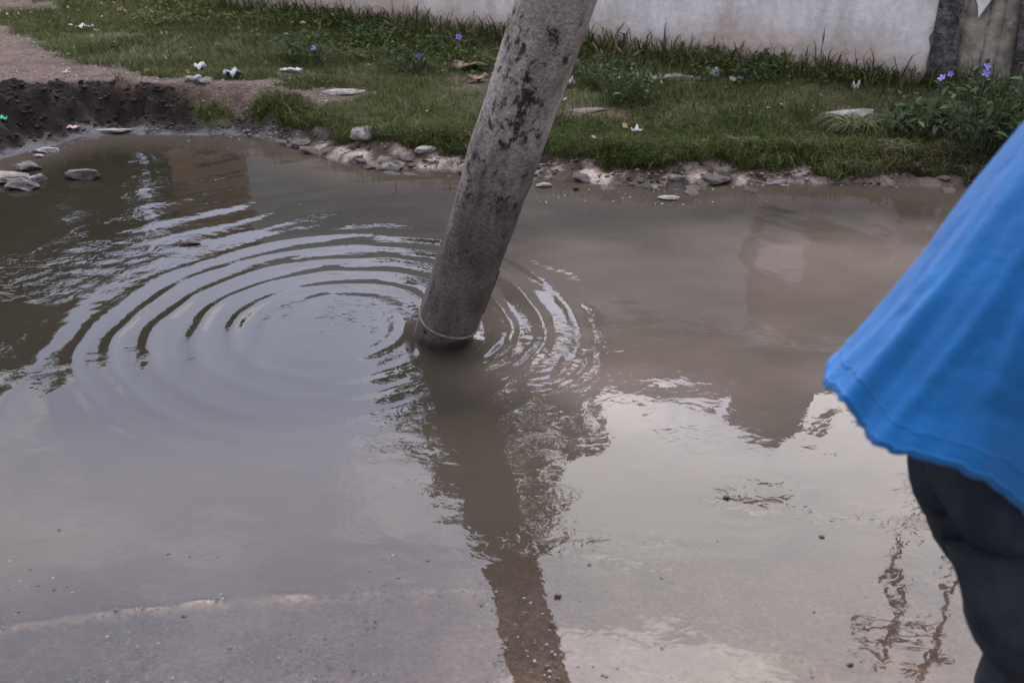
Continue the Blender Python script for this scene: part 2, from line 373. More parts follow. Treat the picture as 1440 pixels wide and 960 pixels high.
def onpoly(pts): return [tuple(on(x, y, .16)[:2]) for x, y in pts]
PATH = onpoly([(-900, 20), (0, 38), (40, 52), (66, 74), (120, 90), (190, 101), (290, 110), (400, 117), (500, 124), (528, 131), (500, 139), (430, 144),
               (330, 137), (250, 128), (100, 125), (0, 124), (-900, 140)])
PATH2 = onpoly([(-600, -8), (40, -2), (92, 10), (60, 16), (0, 20), (-600, 26)])
BARE = [onpoly(p) for p in ([(785, 150), (830, 149), (885, 154), (880, 163), (800, 165)], [(1140, 160), (1190, 154), (1228, 158), (1222, 168), (1150, 170)],
                                 [(895, 106), (950, 104), (985, 112), (970, 119), (905, 116)], [(640, 108), (690, 106), (696, 122), (650, 126)],
                                 [(1240, 176), (1330, 176), (1340, 196), (1250, 196)], [(390, 99), (440, 100), (440, 108), (395, 108)])]

MOUND2 = onpoly([(-700, 105), (0, 118), (90, 115), (170, 121), (240, 124), (262, 129), (300, 147), (340, 158), (385, 172), (425, 192), (455, 216), (395, 202), (330, 194), (250, 195), (180, 192), (110, 199), (60, 212), (0, 227), (-120, 266), (-700, 400)])
def in_mound(x, y): return smooth(.03, -.05, poly_sdf(x, y, MOUND2) + .07 * fbm(x * 8, y * 8, 71))

# ------------------------------------------------------------------ ground: one sheet to the horizon
def axis(lo, hi, step, far, grow=1.22):
    a = list(np.arange(lo, hi, step)); s = step; p = a[-1]
    while p < far: s *= grow; p += s; a.append(p)
    s = step; p = a[0]; pre = []
    while p > -far: s *= grow; p -= s; pre.append(p)
    return np.array(pre[::-1] + a)
gx = axis(-4.6, 4.2, .022, 700); gy = axis(1.2, 8.4, .022, 700)
X, Y = np.meshgrid(gx, gy); xs, ys = X.ravel(), Y.ravel()
Z, D, MN, LS = terrain(xs, ys); MN = np.maximum(MN, in_mound(xs, ys))
gmesh = np_mesh('ground', np.stack([xs, ys, Z], 1), grid_faces(len(gy), len(gx)), True)
lawn = np.array([.050, .052, .024]); pathc = np.array([.088, .063, .051]); soil = np.array([.014, .0100, .0072]); ledge = np.array([.25, .21, .18])
mud = np.array([.135, .090, .066]); greymud = np.array([.062, .060, .062]); gravel = np.array([.070, .062, .057])
pth = np.maximum(smooth(.08, -.06, poly_sdf(xs, ys, PATH) + .14 * fbm(xs * 5, ys * 5, 41)), smooth(.1, -.1, poly_sdf(xs, ys, PATH2) + .2 * fbm(xs * 4, ys * 4, 42)))
for p in BARE: pth = np.maximum(pth, .9 * smooth(.05, -.05, poly_sdf(xs, ys, p) + .12 * fbm(xs * 8, ys * 8, 43)))
col = lawn[None] * np.ones((len(xs), 1))
def blend(c, new, f): return c * (1 - f[:, None]) + np.asarray(new)[None] * f[:, None]
col = blend(col, pathc, pth)
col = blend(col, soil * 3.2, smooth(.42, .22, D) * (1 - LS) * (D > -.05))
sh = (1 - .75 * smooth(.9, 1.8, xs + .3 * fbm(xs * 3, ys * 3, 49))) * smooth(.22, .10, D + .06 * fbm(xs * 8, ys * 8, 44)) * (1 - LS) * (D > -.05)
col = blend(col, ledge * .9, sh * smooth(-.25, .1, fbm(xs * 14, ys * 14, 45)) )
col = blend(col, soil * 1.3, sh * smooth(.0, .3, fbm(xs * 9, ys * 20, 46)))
col = blend(col, soil, MN)
gml = smooth(.10, .03, D + .16 * fbm(xs * 11, ys * 11, 47, 5)) * LS * (D > -.1)
col = blend(col, greymud, gml)
nearb = smooth(3.0, 2.2, ys) * (D < .4)
lf = smooth(.0, -.9, xs + .5 * fbm(xs * 1.5, ys * 1.5, 48) + (ys - 1.6) * .5)
col = blend(col, mud, nearb); col = blend(col, gravel, nearb * lf * .85)
rdg = np.exp(-((ys + .10 * fbm(xs * 1.3, ys * 1.3, 12) + .10 * smooth(-.2, -1.4, xs) + .035 * fbm(xs * 5, ys * 2, 14) - 1.79) / .013) ** 2) * smooth(.1, -.2, xs)
col = blend(col, (.30, .215, .135), rdg * (D < -.03))
far_mix = smooth(9, 25, np.hypot(xs, ys)); col = blend(col, (.07, .075, .04), far_mix * (1 - pth))
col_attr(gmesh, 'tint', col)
f_attr(gmesh, 'wet', np.clip(.45 * gml + nearb * .9 + .35 * MN * smooth(.5, .1, D) + (D < .02) * .9, 0, 1))
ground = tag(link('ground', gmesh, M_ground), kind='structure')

# ------------------------------------------------------------------ water
yr = [0.95]
while yr[-1] < 6.2: yr.append(yr[-1] + max(.0052, .0036 * yr[-1]))
yr = np.array(yr); xr = np.concatenate([np.arange(-5.2, -3.0, .03), np.arange(-3.0, 3.0, .0095), np.arange(3.0, 5.4, .03)])
X, Y = np.meshgrid(xr, yr); xs, ys = X.ravel(), Y.ravel()
def rings(cx, cy, lam, r0, r1, amp, fade=.5, az=None, seed=0, warp=.035, phase=0., front=None):
    r = np.hypot(xs - cx, ys - cy); th = np.arctan2(ys - cy, xs - cx)
    rw = r + warp * fbm(xs * 2.4, ys * 2.4, 60 + seed, 3) * smooth(0, .5, r)
    env = smooth(r0 - lam * .6, r0 + lam * .6, r) * (1 - smooth(r1 * fade, r1, r))
    env = env * (.75 + .9 * fbm(np.cos(th) * 1.6 + 5 + r * 1.2, np.sin(th) * 1.6 + 9, 70 + seed, 3))
    if az is not None:
        c0, wd = az; da = np.abs((th - c0 + math.pi) % (2 * math.pi) - math.pi); env = env * (1 - smooth(wd * .6, wd, da))
    if front is not None: env = env * (1 - (1 - front) * smooth(-.15, -.75, np.sin(th)))
    w = np.cos(2 * math.pi * rw / lam + phase); w = w + (.30 if lam > .09 else 0.) * np.cos(4 * math.pi * rw / lam + phase * 2)
    return amp * env * w
pc = at(470, 458); pb = at(622, 490)
H = rings(pc.x, pc.y, .119, .25, 1.02, .0029, .68, seed=1, warp=.05, front=.30)
H += rings(pc.x + .02, pc.y - .02, .055, .05, .36, .00022, .6, seed=2, warp=.03)
p2 = at(672, 490); H += rings(p2.x, p2.y, .058, .05, .30, .00055, .4, seed=3, warp=.02)
p3 = at(742, 500); H += rings(p3.x, p3.y, .040, .07, .34, .00034, .5, az=(.2, 1.9), seed=4, warp=.05)
H += rings(pb.x, pb.y, .19, .5, 2.9, .00100, .6, front=.2, seed=5, warp=.10)
for (qx, qy, lam, rr, am) in ((1205, 715, .06, .18, .00012), (1040, 705, .05, .22, .0002), (140, 470, .05, .4, .00024), (40, 380, .06, .5, .0003), (265, 345, .05, .3, .0002)):
    q = at(qx, qy); H += rings(q.x, q.y, lam, .0, rr, am, .3, seed=int(qx), warp=.03)
# chop: short waves in patches
ch = np.zeros_like(xs)
for (qx, qy, sx, sy, a_) in ((60, 380, .55, .5, .9), (110, 480, .5, .18, .8), (470, 445, .22, .2, .8), (780, 480, .3, .16, .45), (640, 640, .3, .2, .35), (800, 620, .25, .22, .8),
                             (740, 765, .25, .06, .9), (900, 770, .4, .07, .6), (1100, 705, .28, .07, 1.0), (1240, 680, .16, .07, 1.0), (1330, 915, .06, .06, .15), (560, 620, .12, .2, .6),
                             (1180, 730, .3, .05, .6), (560, 330, .8, .35, .25), (420, 250, .5, .4, .2)):
    q = at(qx, qy); ch = np.maximum(ch, a_ * np.exp(-((xs - q.x) / sx) ** 2 - ((ys - q.y) / sy) ** 2))
ch = ch * smooth(-.25, .25, fbm(xs * 3.5, ys * 5, 81, 4))
wv = np.zeros_like(xs); r_ = random.Random(5)
for k in range(16):
    lam = r_.uniform(.05, .14); an = r_.gauss(math.pi / 2, .55); wv += lam ** 1.15 * np.cos((xs * math.cos(an) + ys * math.sin(an) + .03 * fbm(xs * 4, ys * 4, 90 + k, 2)) * 2 * math.pi / lam + r_.uniform(0, 6))
H += .0038 * ch * wv
H += .0018 * fbm(xs * 2.0, ys * 2.6, 95, 3)
dep = np.maximum(-terrain(xs, ys)[0], 0)
H *= smooth(1.25, 1.95, ys) * .85 + .15
wmesh = np_mesh('water', np.stack([xs, ys, H], 1), grid_faces(len(yr), len(xr)), True)
f_attr(wmesh, 'opacity', 1 - np.exp(-42 * dep) * .93)
f_attr(wmesh, 'chop', .05 + .9 * ch); f_attr(wmesh, 'depth', dep)
f_attr(wmesh, 'silt', np.clip(smooth(-.55, .5, xs + .35 * fbm(xs * 1.1, ys * 1.6, 97, 4)) * smooth(2.0, 2.9, ys + .3 * fbm(xs * 2, ys * 2, 98)) * (1 - .85 * smooth(3.7, 4.35, ys + .25 * fbm(xs * 2.5, ys * 4, 96))) * (.75 + .5 * fbm(xs * 1.7, ys * 3.0, 99, 5)), 0, 1))
tag(link('water', wmesh, M_water), kind='structure')

# ------------------------------------------------------------------ stones
def rock_mesh(name, sx, sy, sz, seed, sub=2, rough=.28, flat=.0):
    bm = bmesh.new(); bmesh.ops.create_icosphere(bm, subdivisions=sub, radius=1.0); r = random.Random(seed)
    planes = [(Vector((r.gauss(0, 1), r.gauss(0, 1), r.gauss(0, 1))).normalized(), r.uniform(.50, .9)) for _ in range(11)]
    co = np.array([v.co[:] for v in bm.verts]); k = 1 + .30 * fbm(co[:, 0] * 1.5 + seed, co[:, 1] * 1.5 + co[:, 2] * 1.1, seed, 3) + rough * .55 * fbm(co[:, 0] * 5 + co[:, 2] * 3, co[:, 1] * 5 - co[:, 2] * 2, seed + 5, 2)
    for v, kk in zip(bm.verts, k):
        for n, q in planes:
            d = v.co.dot(n)
            if d > q: v.co -= n * (d - q) * .9
        v.co *= kk; v.co.x *= sx; v.co.y *= sy; v.co.z *= sz
    return bm_mesh(name, bm)
def stone(px, py, w, d, h, m, label, group=None, seed=1, rz=0., sink=.35, cat='stone', name='stone', guess=.1, sub=3):
    p = on(px, py, guess)
    o = link(name, rock_mesh(name, w / 1.7, d / 1.7, h * .75, seed, sub), m)
    o.location = (p.x, p.y, p.z + h * (.5 - sink)); o.rotation_euler = (0, 0, rz)
    return tag(o, label, cat, group)
SG = 'stones lying in and beside the puddle'
stone(118, 250, .155, .08, .042, M_stonewet, 'flat dark wet stone lying alone in the water off the left mud bank', SG, 3, .1, .1)
stone(40, 238, .125, .075, .034, M_stonewet, 'wet grey stone in the water above the pinkish rock, left edge', SG, 5, -.2, .1)
stone(10, 254, .20, .12, .045, M_pinkslab, 'pinkish brown rock at the left edge of the puddle', SG, 8, .1, .1)
stone(52, 254, .09, .05, .03, M_stone, 'small pale stone wedged between the dark wet rocks at left', SG, 9, .3, .1)
stone(30, 264, .15, .09, .04, M_stonewet, 'rough dark grey rock nearest the camera in the left rock cluster', SG, 12, -.1, .15)
stone(66, 213, .11, .06, .022, M_stone, 'thin pale stone at the foot of the grey mud', SG, 14, .1, .2)
stone(54, 221, .045, .03, .016, M_stone, 'tiny stone in the water just below a thin pale stone', SG, 15, .1, .2)
stone(155, 183, .18, .05, .014, M_paleslab, 'long thin pale slab at the mud edge under the dark soil bank', SG, 16, .05, 0)
stone(513, 188, .145, .10, .045, M_stone, 'pale rounded rock set in the grass left of the pole', SG, 47, .05, .5)
stone(600, 211, .10, .05, .03, M_paleslab, 'pale wedge of stone on the bank edge left of the pole', SG, 19, .4, .2)
stone(280, 138, .055, .045, .04, M_bluegrey, 'blue grey stone on top of three at the end of the soil bank', SG, 21, .1, .1)
stone(272, 143, .06, .045, .03, M_stone, 'white stone left of the blue grey stone by the soil bank', SG, 22, .6, .1)
stone(293, 143, .08, .045, .03, M_paleslab, 'pale flat stone right of the blue grey stone by the soil bank', SG, 23, .2, .1)
stone(945, 110, .34, .10, .03, M_paleslab, 'long pale slab half buried near the foot of the wall', SG, 25, -.1, .3)
stone(830, 156, .20, .07, .02, M_pinkslab, 'flat pale slab in the bare patch right of the pole', SG, 26, .0, .3)
stone(1195, 161, .28, .10, .03, M_paleslab, 'broad pale slab behind the arching grass tuft', SG, 27, .05, .3)
stone(480, 131, .26, .08, .025, M_paleslab, 'pale chalky slab at the right end of the dirt path', SG, 28, .05, .3)
stone(763, 262, .07, .035, .018, M_stone, 'small stone breaking the water right of the pole', SG, 30, 0, .1)
stone(810, 267, .028, .02, .014, M_clod, 'small black lump floating right of the pole', SG, 31, 0, .1, 'lump', 'lump')
stone(940, 279, .13, .05, .010, M_stone, 'low crust of pale grit just breaking the water', SG, 32, 0, .0)
stone(1005, 109, .075, .05, .05, M_bluegrey, 'angular grey concrete chunk by weeds below the wall', SG, 33, .5, .1, 'chunk', 'concrete_chunk')
stone(265, 342, .09, .04, .016, M_stonewet, 'dark lump breaking the outer ripple rings at left', SG, 35, 0, .2, 'lump', 'lump')
stone(784, 838, .015, .012, .008, M_stonewet, 'dark pebble beside the pole reflection near the bottom', SG, 36, 0, .1, 'pebble', 'pebble')
stone(1022, 700, .020, .013, .008, M_stonewet, 'dark pebble in choppy shallow water left of the blue shirt', SG, 37, 0, .1, 'pebble', 'pebble')
stone(1156, 755, .013, .010, .006, M_stonewet, 'dark speck of stone below the choppy water patch', SG, 38, 0, .1, 'pebble', 'pebble')
stone(1196, 934, .013, .011, .006, M_stonewet, 'small dark pebble near the bottom right of the puddle', SG, 39, 0, .1, 'pebble', 'pebble')

# crusty stones of the water's edge: pieces of the ground
variants = [rock_mesh('shore_stone', .55, .4 + .1 * (k % 3), .24 + .08 * (k % 2), 100 + k, 2, .5) for k in range(7)]
for k, m in enumerate(variants): m.materials.append((M_shore, M_stonewet, M_shore, M_stone, M_stonewet, M_shore, M_clod)[k])
shore_line = [(x, y) for x, y in SHORE_PX if 395 <= x <= 1400]
cnt = 0
for i in range(len(shore_line) - 1):
    (x0, y0), (x1, y1) = shore_line[i], shore_line[i + 1]
    n = int((x1 - x0) / 6.0)
    for k in range(n):
        f = (k + random.random()) / n
        dens = 1.0 if x0 + f * (x1 - x0) < 1100 else .2
        if random.random() > dens: continue
        p = at(x0 + f * (x1 - x0), y0 + f * (y1 - y0) - random.uniform(-3, 13), .02)
        o = link('shore_stone', random.choice(variants), None, ground)
        s = random.choice((.02, .025, .03, .04, .05, .06, .085)) * random.uniform(.7, 1.2)
        z = max(tz(p.x, p.y), -.01)
        o.location = (p.x, p.y, z + .02 * s); o.scale = (s * random.uniform(1.1, 2.2), s, s * random.uniform(.5, .9)); o.rotation_euler = (random.gauss(0, .1), random.gauss(0, .1), random.uniform(-.8, .8))
        cnt += 1

def scatter_rocks(name, pts, sizes, m, kind='stuff', aspect=.6):
    base = []
    for k in range(6):
        me = rock_mesh('tmp', 1, 1, aspect, 300 + k, 1, .4)
        vv = np.empty(len(me.vertices) * 3, np.float32); me.vertices.foreach_get('co', vv)
        base.append((vv.reshape(-1, 3), np.array([tuple(p.vertices) for p in me.polygons]))); bpy.data.meshes.remove(me)
    V = []; F = []; off = 0
    for (p, s) in zip(pts, sizes):
        v, f = base[random.randrange(6)]; a_ = random.uniform(0, 6.28); c_, s_ = math.cos(a_), math.sin(a_)
        q = np.stack([v[:, 0] * c_ - v[:, 1] * s_, v[:, 0] * s_ + v[:, 1] * c_, v[:, 2]], 1) * s * np.array([random.uniform(.8, 1.4), 1, 1])
        V.append(q + np.asarray(p)); F.append(f + off); off += len(v)
    o = link(name, np_mesh(name, np.concatenate(V), np.concatenate(F)), m)
    return tag(o, kind=kind)
# clods of the dug dark soil, coloured paler to stand for lit crumbs
cand = np.stack([rng.uniform(-4.4, -1.1, 60000), rng.uniform(4.2, 6.4, 60000)], 1)
zt, d_, mn_, ls_ = terrain(cand[:, 0], cand[:, 1])
ok = (in_mound(cand[:, 0], cand[:, 1]) > .4) & (d_ > .08) & (rng.random(len(cand)) < .5)
cs = cand[ok][:14000]; zc_ = zt[ok][:14000]
scatter_rocks('soil_clods', np.column_stack([cs, zc_]), (.0025 + .016 * rng.random(len(cs)) ** 4), M_clod)
# grit and pebbles of the shallow bed near the camera
cand = np.stack([rng.uniform(-1.6, 1.5, 110000), rng.uniform(1.25, 2.15, 110000)], 1)
zt = terrain(cand[:, 0], cand[:, 1])[0]
w_ = smooth(.3, -.6, cand[:, 0] + .4 * fbm(cand[:, 0] * 2, cand[:, 1] * 2, 51)) * .9 + .08
w_ = w_ * smooth(2.1, 1.75, cand[:, 1]) * smooth(-.15, .2, fbm(cand[:, 0] * 6, cand[:, 1] * 6, 52))
ok = rng.random(len(cand)) < w_ * .8
gs = cand[ok][:22000]; zg = zt[ok][:22000]
ex_ = np.stack([rng.normal(.04, .10, 700), rng.uniform(1.45, 2.0, 700)], 1); gs = np.concatenate([gs, ex_]); zg = np.concatenate([zg, np.full(700, -.001)])
half = (rng.random(len(gs)) < .4) | (np.arange(len(gs)) >= len(gs) - 500); zg = np.where(rng.random(len(gs)) < .12, np.maximum(zg, -.0015), zg)
scatter_rocks('pale_grit', np.column_stack([gs[half], zg[half]]), (.0013 + .0052 * rng.random(half.sum()) ** 4) * np.where(np.flatnonzero(half) >= len(gs) - 700, .95, 1.0), M_stone)
scatter_rocks('gravel', np.column_stack([gs[~half], zg[~half]]), .0014 + .0065 * rng.random((~half).sum()) ** 5, M_stonewet)
# dry grit on the path
cand = np.stack([rng.uniform(-4.4, .6, 60000), rng.uniform(5.2, 9.5, 60000)], 1)
pp = poly_sdf(cand[:, 0], cand[:, 1], PATH)
ok = (pp < .05) & (in_mound(cand[:, 0], cand[:, 1]) < .1)
ps = cand[ok][:3500]; zp = terrain(ps[:, 0], ps[:, 1])[0]
scatter_rocks('path_grit', np.column_stack([ps, zp]), .003 + .012 * rng.random(len(ps)) ** 4, M_pinkslab)
# wet grey mud crumbs by the left waterline
cand = np.stack([rng.uniform(-4.0, -1.3, 40000), rng.uniform(3.9, 5.6, 40000)], 1)
zt, d_, mn_, ls_ = terrain(cand[:, 0], cand[:, 1]); ok = (d_ > -.05) & (d_ < .12) & (ls_ > .4)
ms = cand[ok][:700]; scatter_rocks('mud_crumbs', np.column_stack([ms, np.maximum(zt[ok][:700], -.004) - .003]), .003 + .012 * rng.random(len(ms)) ** 3, M_stonewet)

cand = np.stack([rng.uniform(-1.6, 3.4, 60000), rng.uniform(4.2, 5.4, 60000)], 1)
zt, d_, mn_, ls_ = terrain(cand[:, 0], cand[:, 1]); ok = (d_ > -.03) & (d_ < .22) & (rng.random(len(cand)) < smooth(-.2, .25, fbm(cand[:, 0] * 6, cand[:, 1] * 9, 53)))
ms = cand[ok][:2600]; zs = np.maximum(zt[ok][:2600], -.003); dk = rng.random(len(ms)) < .45
scatter_rocks('shore_crumbs', np.column_stack([ms[~dk], zs[~dk]]), .0025 + .014 * rng.random((~dk).sum()) ** 4, M_shore)
scatter_rocks('shore_crumbs', np.column_stack([ms[dk], zs[dk]]), .0025 + .012 * rng.random(dk.sum()) ** 4, M_clod)

# ------------------------------------------------------------------ grass
def blades(name, pts, h, w, lean, col_fn, curl=.5, parent=None):
    """pts (n,3); one tapering bent blade per point: 5 verts, quad + triangle as 3 triangles"""
    n = len(pts); a_ = rng.uniform(0, 2 * math.pi, n); l_a = rng.uniform(0, 2 * math.pi, n)
    side = np.stack([np.cos(a_), np.sin(a_), np.zeros(n)], 1) * (w / 2)[:, None]
    ln = np.stack([np.cos(l_a), np.sin(l_a), np.zeros(n)], 1) * (lean * h)[:, None]
    up = np.array([0, 0, 1.])
    b0 = pts; mid = pts + ln * .35 + up * (h * .6)[:, None]; tip = pts + ln + up * (h * (1 - .35 * lean))[:, None]
    V = np.stack([b0 - side, b0 + side, mid - side * .8, mid + side * .8, tip], 1).reshape(-1, 3)
    i = np.arange(n)[:, None] * 5
    F = np.concatenate([i + np.array([[0, 1, 3]]), i + np.array([[0, 3, 2]]), i + np.array([[2, 3, 4]])])
    m = np_mesh(name, V, F); c = col_fn(n, pts)
    cv = np.repeat(c, 5, 0); 
    col_attr(m, 'tint', cv); m.materials.append(M_leaf)
    return m
G1, G2, G3, DRY = np.array([.058, .076, .018]), np.array([.032, .046, .011]), np.array([.098, .104, .036]), np.array([.15, .125, .07])
def grass_cols(dry=.12):
    def f(n, pts):
        u = rng.random(n)[:, None]; pat = np.clip(.5 + 1.7 * fbm(pts[:, 0] * 1.7, pts[:, 1] * 1.7, 201, 3), 0, 1)[:, None]
        c = G1 * (1 - u) + G2 * u; c = c * (1 - pat * .55) + G3 * pat * .55
        k = rng.random(n) < dry; c[k] = DRY * (.6 + .6 * rng.random(k.sum()))[:, None]
        return c * (.75 + .5 * rng.random(n))[:, None]
    return f
def wall_dist(x, y): return (x - WALL_A.x) * wall_n.x + (y - WALL_A.y) * wall_n.y     # >0 in front of the wall
def grass_mask(x, y):
    z, d, mn, ls = terrain(x, y)
    mn = np.maximum(mn, in_mound(x, y))
    m = (d > .15 - .10 * smooth(.7, 1.6, x) + .11 * fbm(x * 6, y * 6, 61)) & (mn < .4)
    m &= poly_sdf(x, y, PATH) + .16 * fbm(x * 6, y * 6, 62) > -.01
    m &= poly_sdf(x, y, PATH2) + .16 * fbm(x * 6, y * 6, 63) > .0
    keep = np.ones(len(x))
    for p in BARE: keep *= .06 + .94 * smooth(-.06, .06, poly_sdf(x, y, p) + .10 * fbm(x * 8, y * 8, 64))
    wd = wall_dist(x, y); m &= (wd > .01) | (x < WALL_A.x - .1)
    return m, z, d, wd, keep
def lay(n, x0, x1, y0, y1, dens):
    x = rng.uniform(x0, x1, n); y = rng.uniform(y0, y1, n)
    m, z, d, wd, keep = grass_mask(x, y)
    k = m & (rng.random(n) < dens(x, y, d, wd) * keep)
    return np.stack([x, y, z], 1)[k], d[k], wd[k]
def dens1(x, y, d, wd):
    near = smooth(1.0, .5, d); patch = smooth(-.35, .15, fbm(x * 2.2, y * 2.2, 65, 4))
    return np.clip(.30 + .7 * near, 0, 1) * (.35 + .65 * patch)
P, d_, wd_ = lay(560000, -4.0, 4.4, 4.3, 8.0, dens1)
hh = (.022 + .030 * rng.random(len(P)) ** 1.5) * (1.05 + 1.5 * np.clip(fbm(P[:, 0] * 3.2, P[:, 1] * 3.2, 66, 4), -.4, .6)) * (1 + .35 * smooth(.5, .15, d_))
tag(link('grass', blades('grass', P, hh, .0025 + .0032 * rng.random(len(P)) ** 2, .45 + .85 * rng.random(len(P)), grass_cols(.10))), kind='stuff')
P, d_, wd_ = lay(170000, -7.5, 1.0, 7.0, 12.5, lambda x, y, d, wd: .9 + 0 * x)
tag(link('grass', blades('grass', P, (.022 + .022 * rng.random(len(P))), .004 + .003 * rng.random(len(P)), .3 + .6 * rng.random(len(P)), grass_cols(.12))), kind='stuff')
# rougher weeds: behind the lawn and along the wall
def dens2(x, y, d, wd):
    f = smooth(-.05, .25, fbm(x * 3, y * 3, 67, 4)); strip = smooth(.30, .08, wd) * (x > WALL_A.x - .6)
    mid = smooth(1.2, 1.7, d) * smooth(-1.9, -.9, x)
    return np.clip(strip * .9 + mid * f * .8 + .03, 0, 1)
P, d_, wd_ = lay(70000, -3.6, 4.4, 4.8, 9.0, dens2)
hh = .05 + .11 * rng.random(len(P)) ** 1.5 + .13 * smooth(.25, .04, wd_) * rng.random(len(P)) ** 1.5
tag(link('weeds', blades('weeds', P, hh, .005 + .005 * rng.random(len(P)), .3 + .7 * rng.random(len(P)), grass_cols(.16))), kind='stuff')
# short sprigs hanging over the bank edge
P, d_, wd_ = lay(120000, -1.4, 4.4, 4.3, 6.0, lambda x, y, d, wd: smooth(.34, .12, d) * .9)
tag(link('bank_grass', blades('bank_grass', P, .045 + .05 * rng.random(len(P)), .004 + .003 * rng.random(len(P)), .5 + .6 * rng.random(len(P)), grass_cols(.14))), kind='stuff')

# broad little leaves of the ground weeds (low, uncountable)
def leaf_quads(name, centers, size, cols, mat_=None, tilt=.7, parent=None, long=1.7):
    n = len(centers); ax = rng.normal(size=(n, 3)); ax[:, 2] *= tilt; ax /= np.linalg.norm(ax, axis=1)[:, None]
    up = rng.normal(size=(n, 3)) * .55 + np.array([0, 0, 1]); sd_ = np.cross(ax, up); sd_ /= np.linalg.norm(sd_, axis=1)[:, None]
    nr = np.cross(sd_, ax); L = (size * long)[:, None]; W = (size * .5)[:, None]
    V = np.stack([centers - ax * L * .5, centers - sd_ * W + nr * W * .25, centers + ax * L * .5, centers + sd_ * W + nr * W * .25], 1).reshape(-1, 3)
    i = np.arange(n)[:, None] * 4; F = np.concatenate([i + np.array([[0, 1, 2]]), i + np.array([[0, 2, 3]])])
    m = np_mesh(name, V, F); col_attr(m, 'tint', np.repeat(cols, 4, 0)); m.materials.append(mat_ or M_leaf)
    return m
P, d_, wd_ = lay(60000, -2.6, 4.4, 5.0, 8.2, lambda x, y, d, wd: smooth(.05, .3, fbm(x * 2.6, y * 2.6, 68, 4)) * smooth(1.0, 1.5, d) * 1.0)
c = grass_cols(.06)(len(P), P) * 1.1; Pc = P.copy(); Pc[:, 2] += .015 + .07 * rng.random(len(P))
tag(link('ground_cover', leaf_quads('ground_cover', Pc, .010 + .014 * rng.random(len(P)), c)), kind='stuff')
# dead leaves and crumbs of litter
P, d_, wd_ = lay(2600, -3.8, 4.4, 4.4, 8.5, lambda x, y, d, wd: .25 + 0 * x)
c = np.array([.30, .22, .15]) * (.5 + 1.0 * rng.random(len(P)))[:, None]; Pc = P.copy(); Pc[:, 2] += .02 + .02 * rng.random(len(P))
tag(link('leaf_litter', leaf_quads('leaf_litter', Pc, .010 + .018 * rng.random(len(P)) ** 2, c)), kind='stuff')
# roots and dead grass hanging at the cut edge on the right
P, d_, wd_ = lay(60000, 1.2, 4.2, 4.3, 5.4, lambda x, y, d, wd: smooth(.30, .16, d) * smooth(1.3, 2.2, x) * .7)
if len(P):
    tag(link('dead_grass', blades('dead_grass', P, .03 + .06 * rng.random(len(P)), .004 + .003 * rng.random(len(P)), .7 + .6 * rng.random(len(P)),
        lambda n, p: np.array([.085, .065, .045]) * (.5 + rng.random(n))[:, None])), kind='stuff')

# ------------------------------------------------------------------ plants that can be told apart
leaf_m = bpy.data.meshes.new('leaf')
def one_leaf():
    prof = [(0, .0), (.2, .13), (.5, .19), (.8, .11), (1.0, .0)]; V = []; F = []
    for k, (s, w) in enumerate(prof):
        z = .22 * math.sin(s * 2.4) - .12 * s
        V += [(-w, s, z + .25 * w), (0, s, z), (w, s, z + .25 * w)]
    for k in range(4):
        a_ = k * 3; F += [(a_, a_ + 1, a_ + 4, a_ + 3), (a_ + 1, a_ + 2, a_ + 5, a_ + 4)]
    return np.array(V), np.array(F)
LV, LF = one_leaf()
leaf_protos = []
for k in range(5):
    m = np_mesh('leaf', LV, LF, True); g = (np.array([.045, .070, .030]), np.array([.065, .095, .040]), np.array([.032, .055, .026]), np.array([.095, .125, .060]), np.array([.055, .075, .040]))[k]
    col_attr(m, 'tint', np.tile(g, (len(LV), 1))); m.materials.append(M_leaf); leaf_protos.append(m)
def flower(parent, loc, s, m=None):
    bm = bmesh.new()
    for k in range(5):
        a_ = k * 2 * math.pi / 5; d = Vector((math.cos(a_), math.sin(a_), .25)); e = Vector((-math.sin(a_), math.cos(a_), .1))
        c = bm.verts.new((0, 0, 0)); p = [bm.verts.new(d * .6 * s + e * .32 * s), bm.verts.new(d * 1.0 * s + e * .2 * s + Vector((0, 0, .08 * s))), bm.verts.new(d * 1.0 * s - e * .2 * s + Vector((0, 0, .02 * s))), bm.verts.new(d * .6 * s - e * .32 * s)]
        bm.faces.new([c, *p])
    o = link('flower', bm_mesh('flower', bm), m or M_petal, parent); o.location = loc; o.rotation_euler = (R(65) + random.gauss(0, .2), 0, random.gauss(0, .5))
    return o
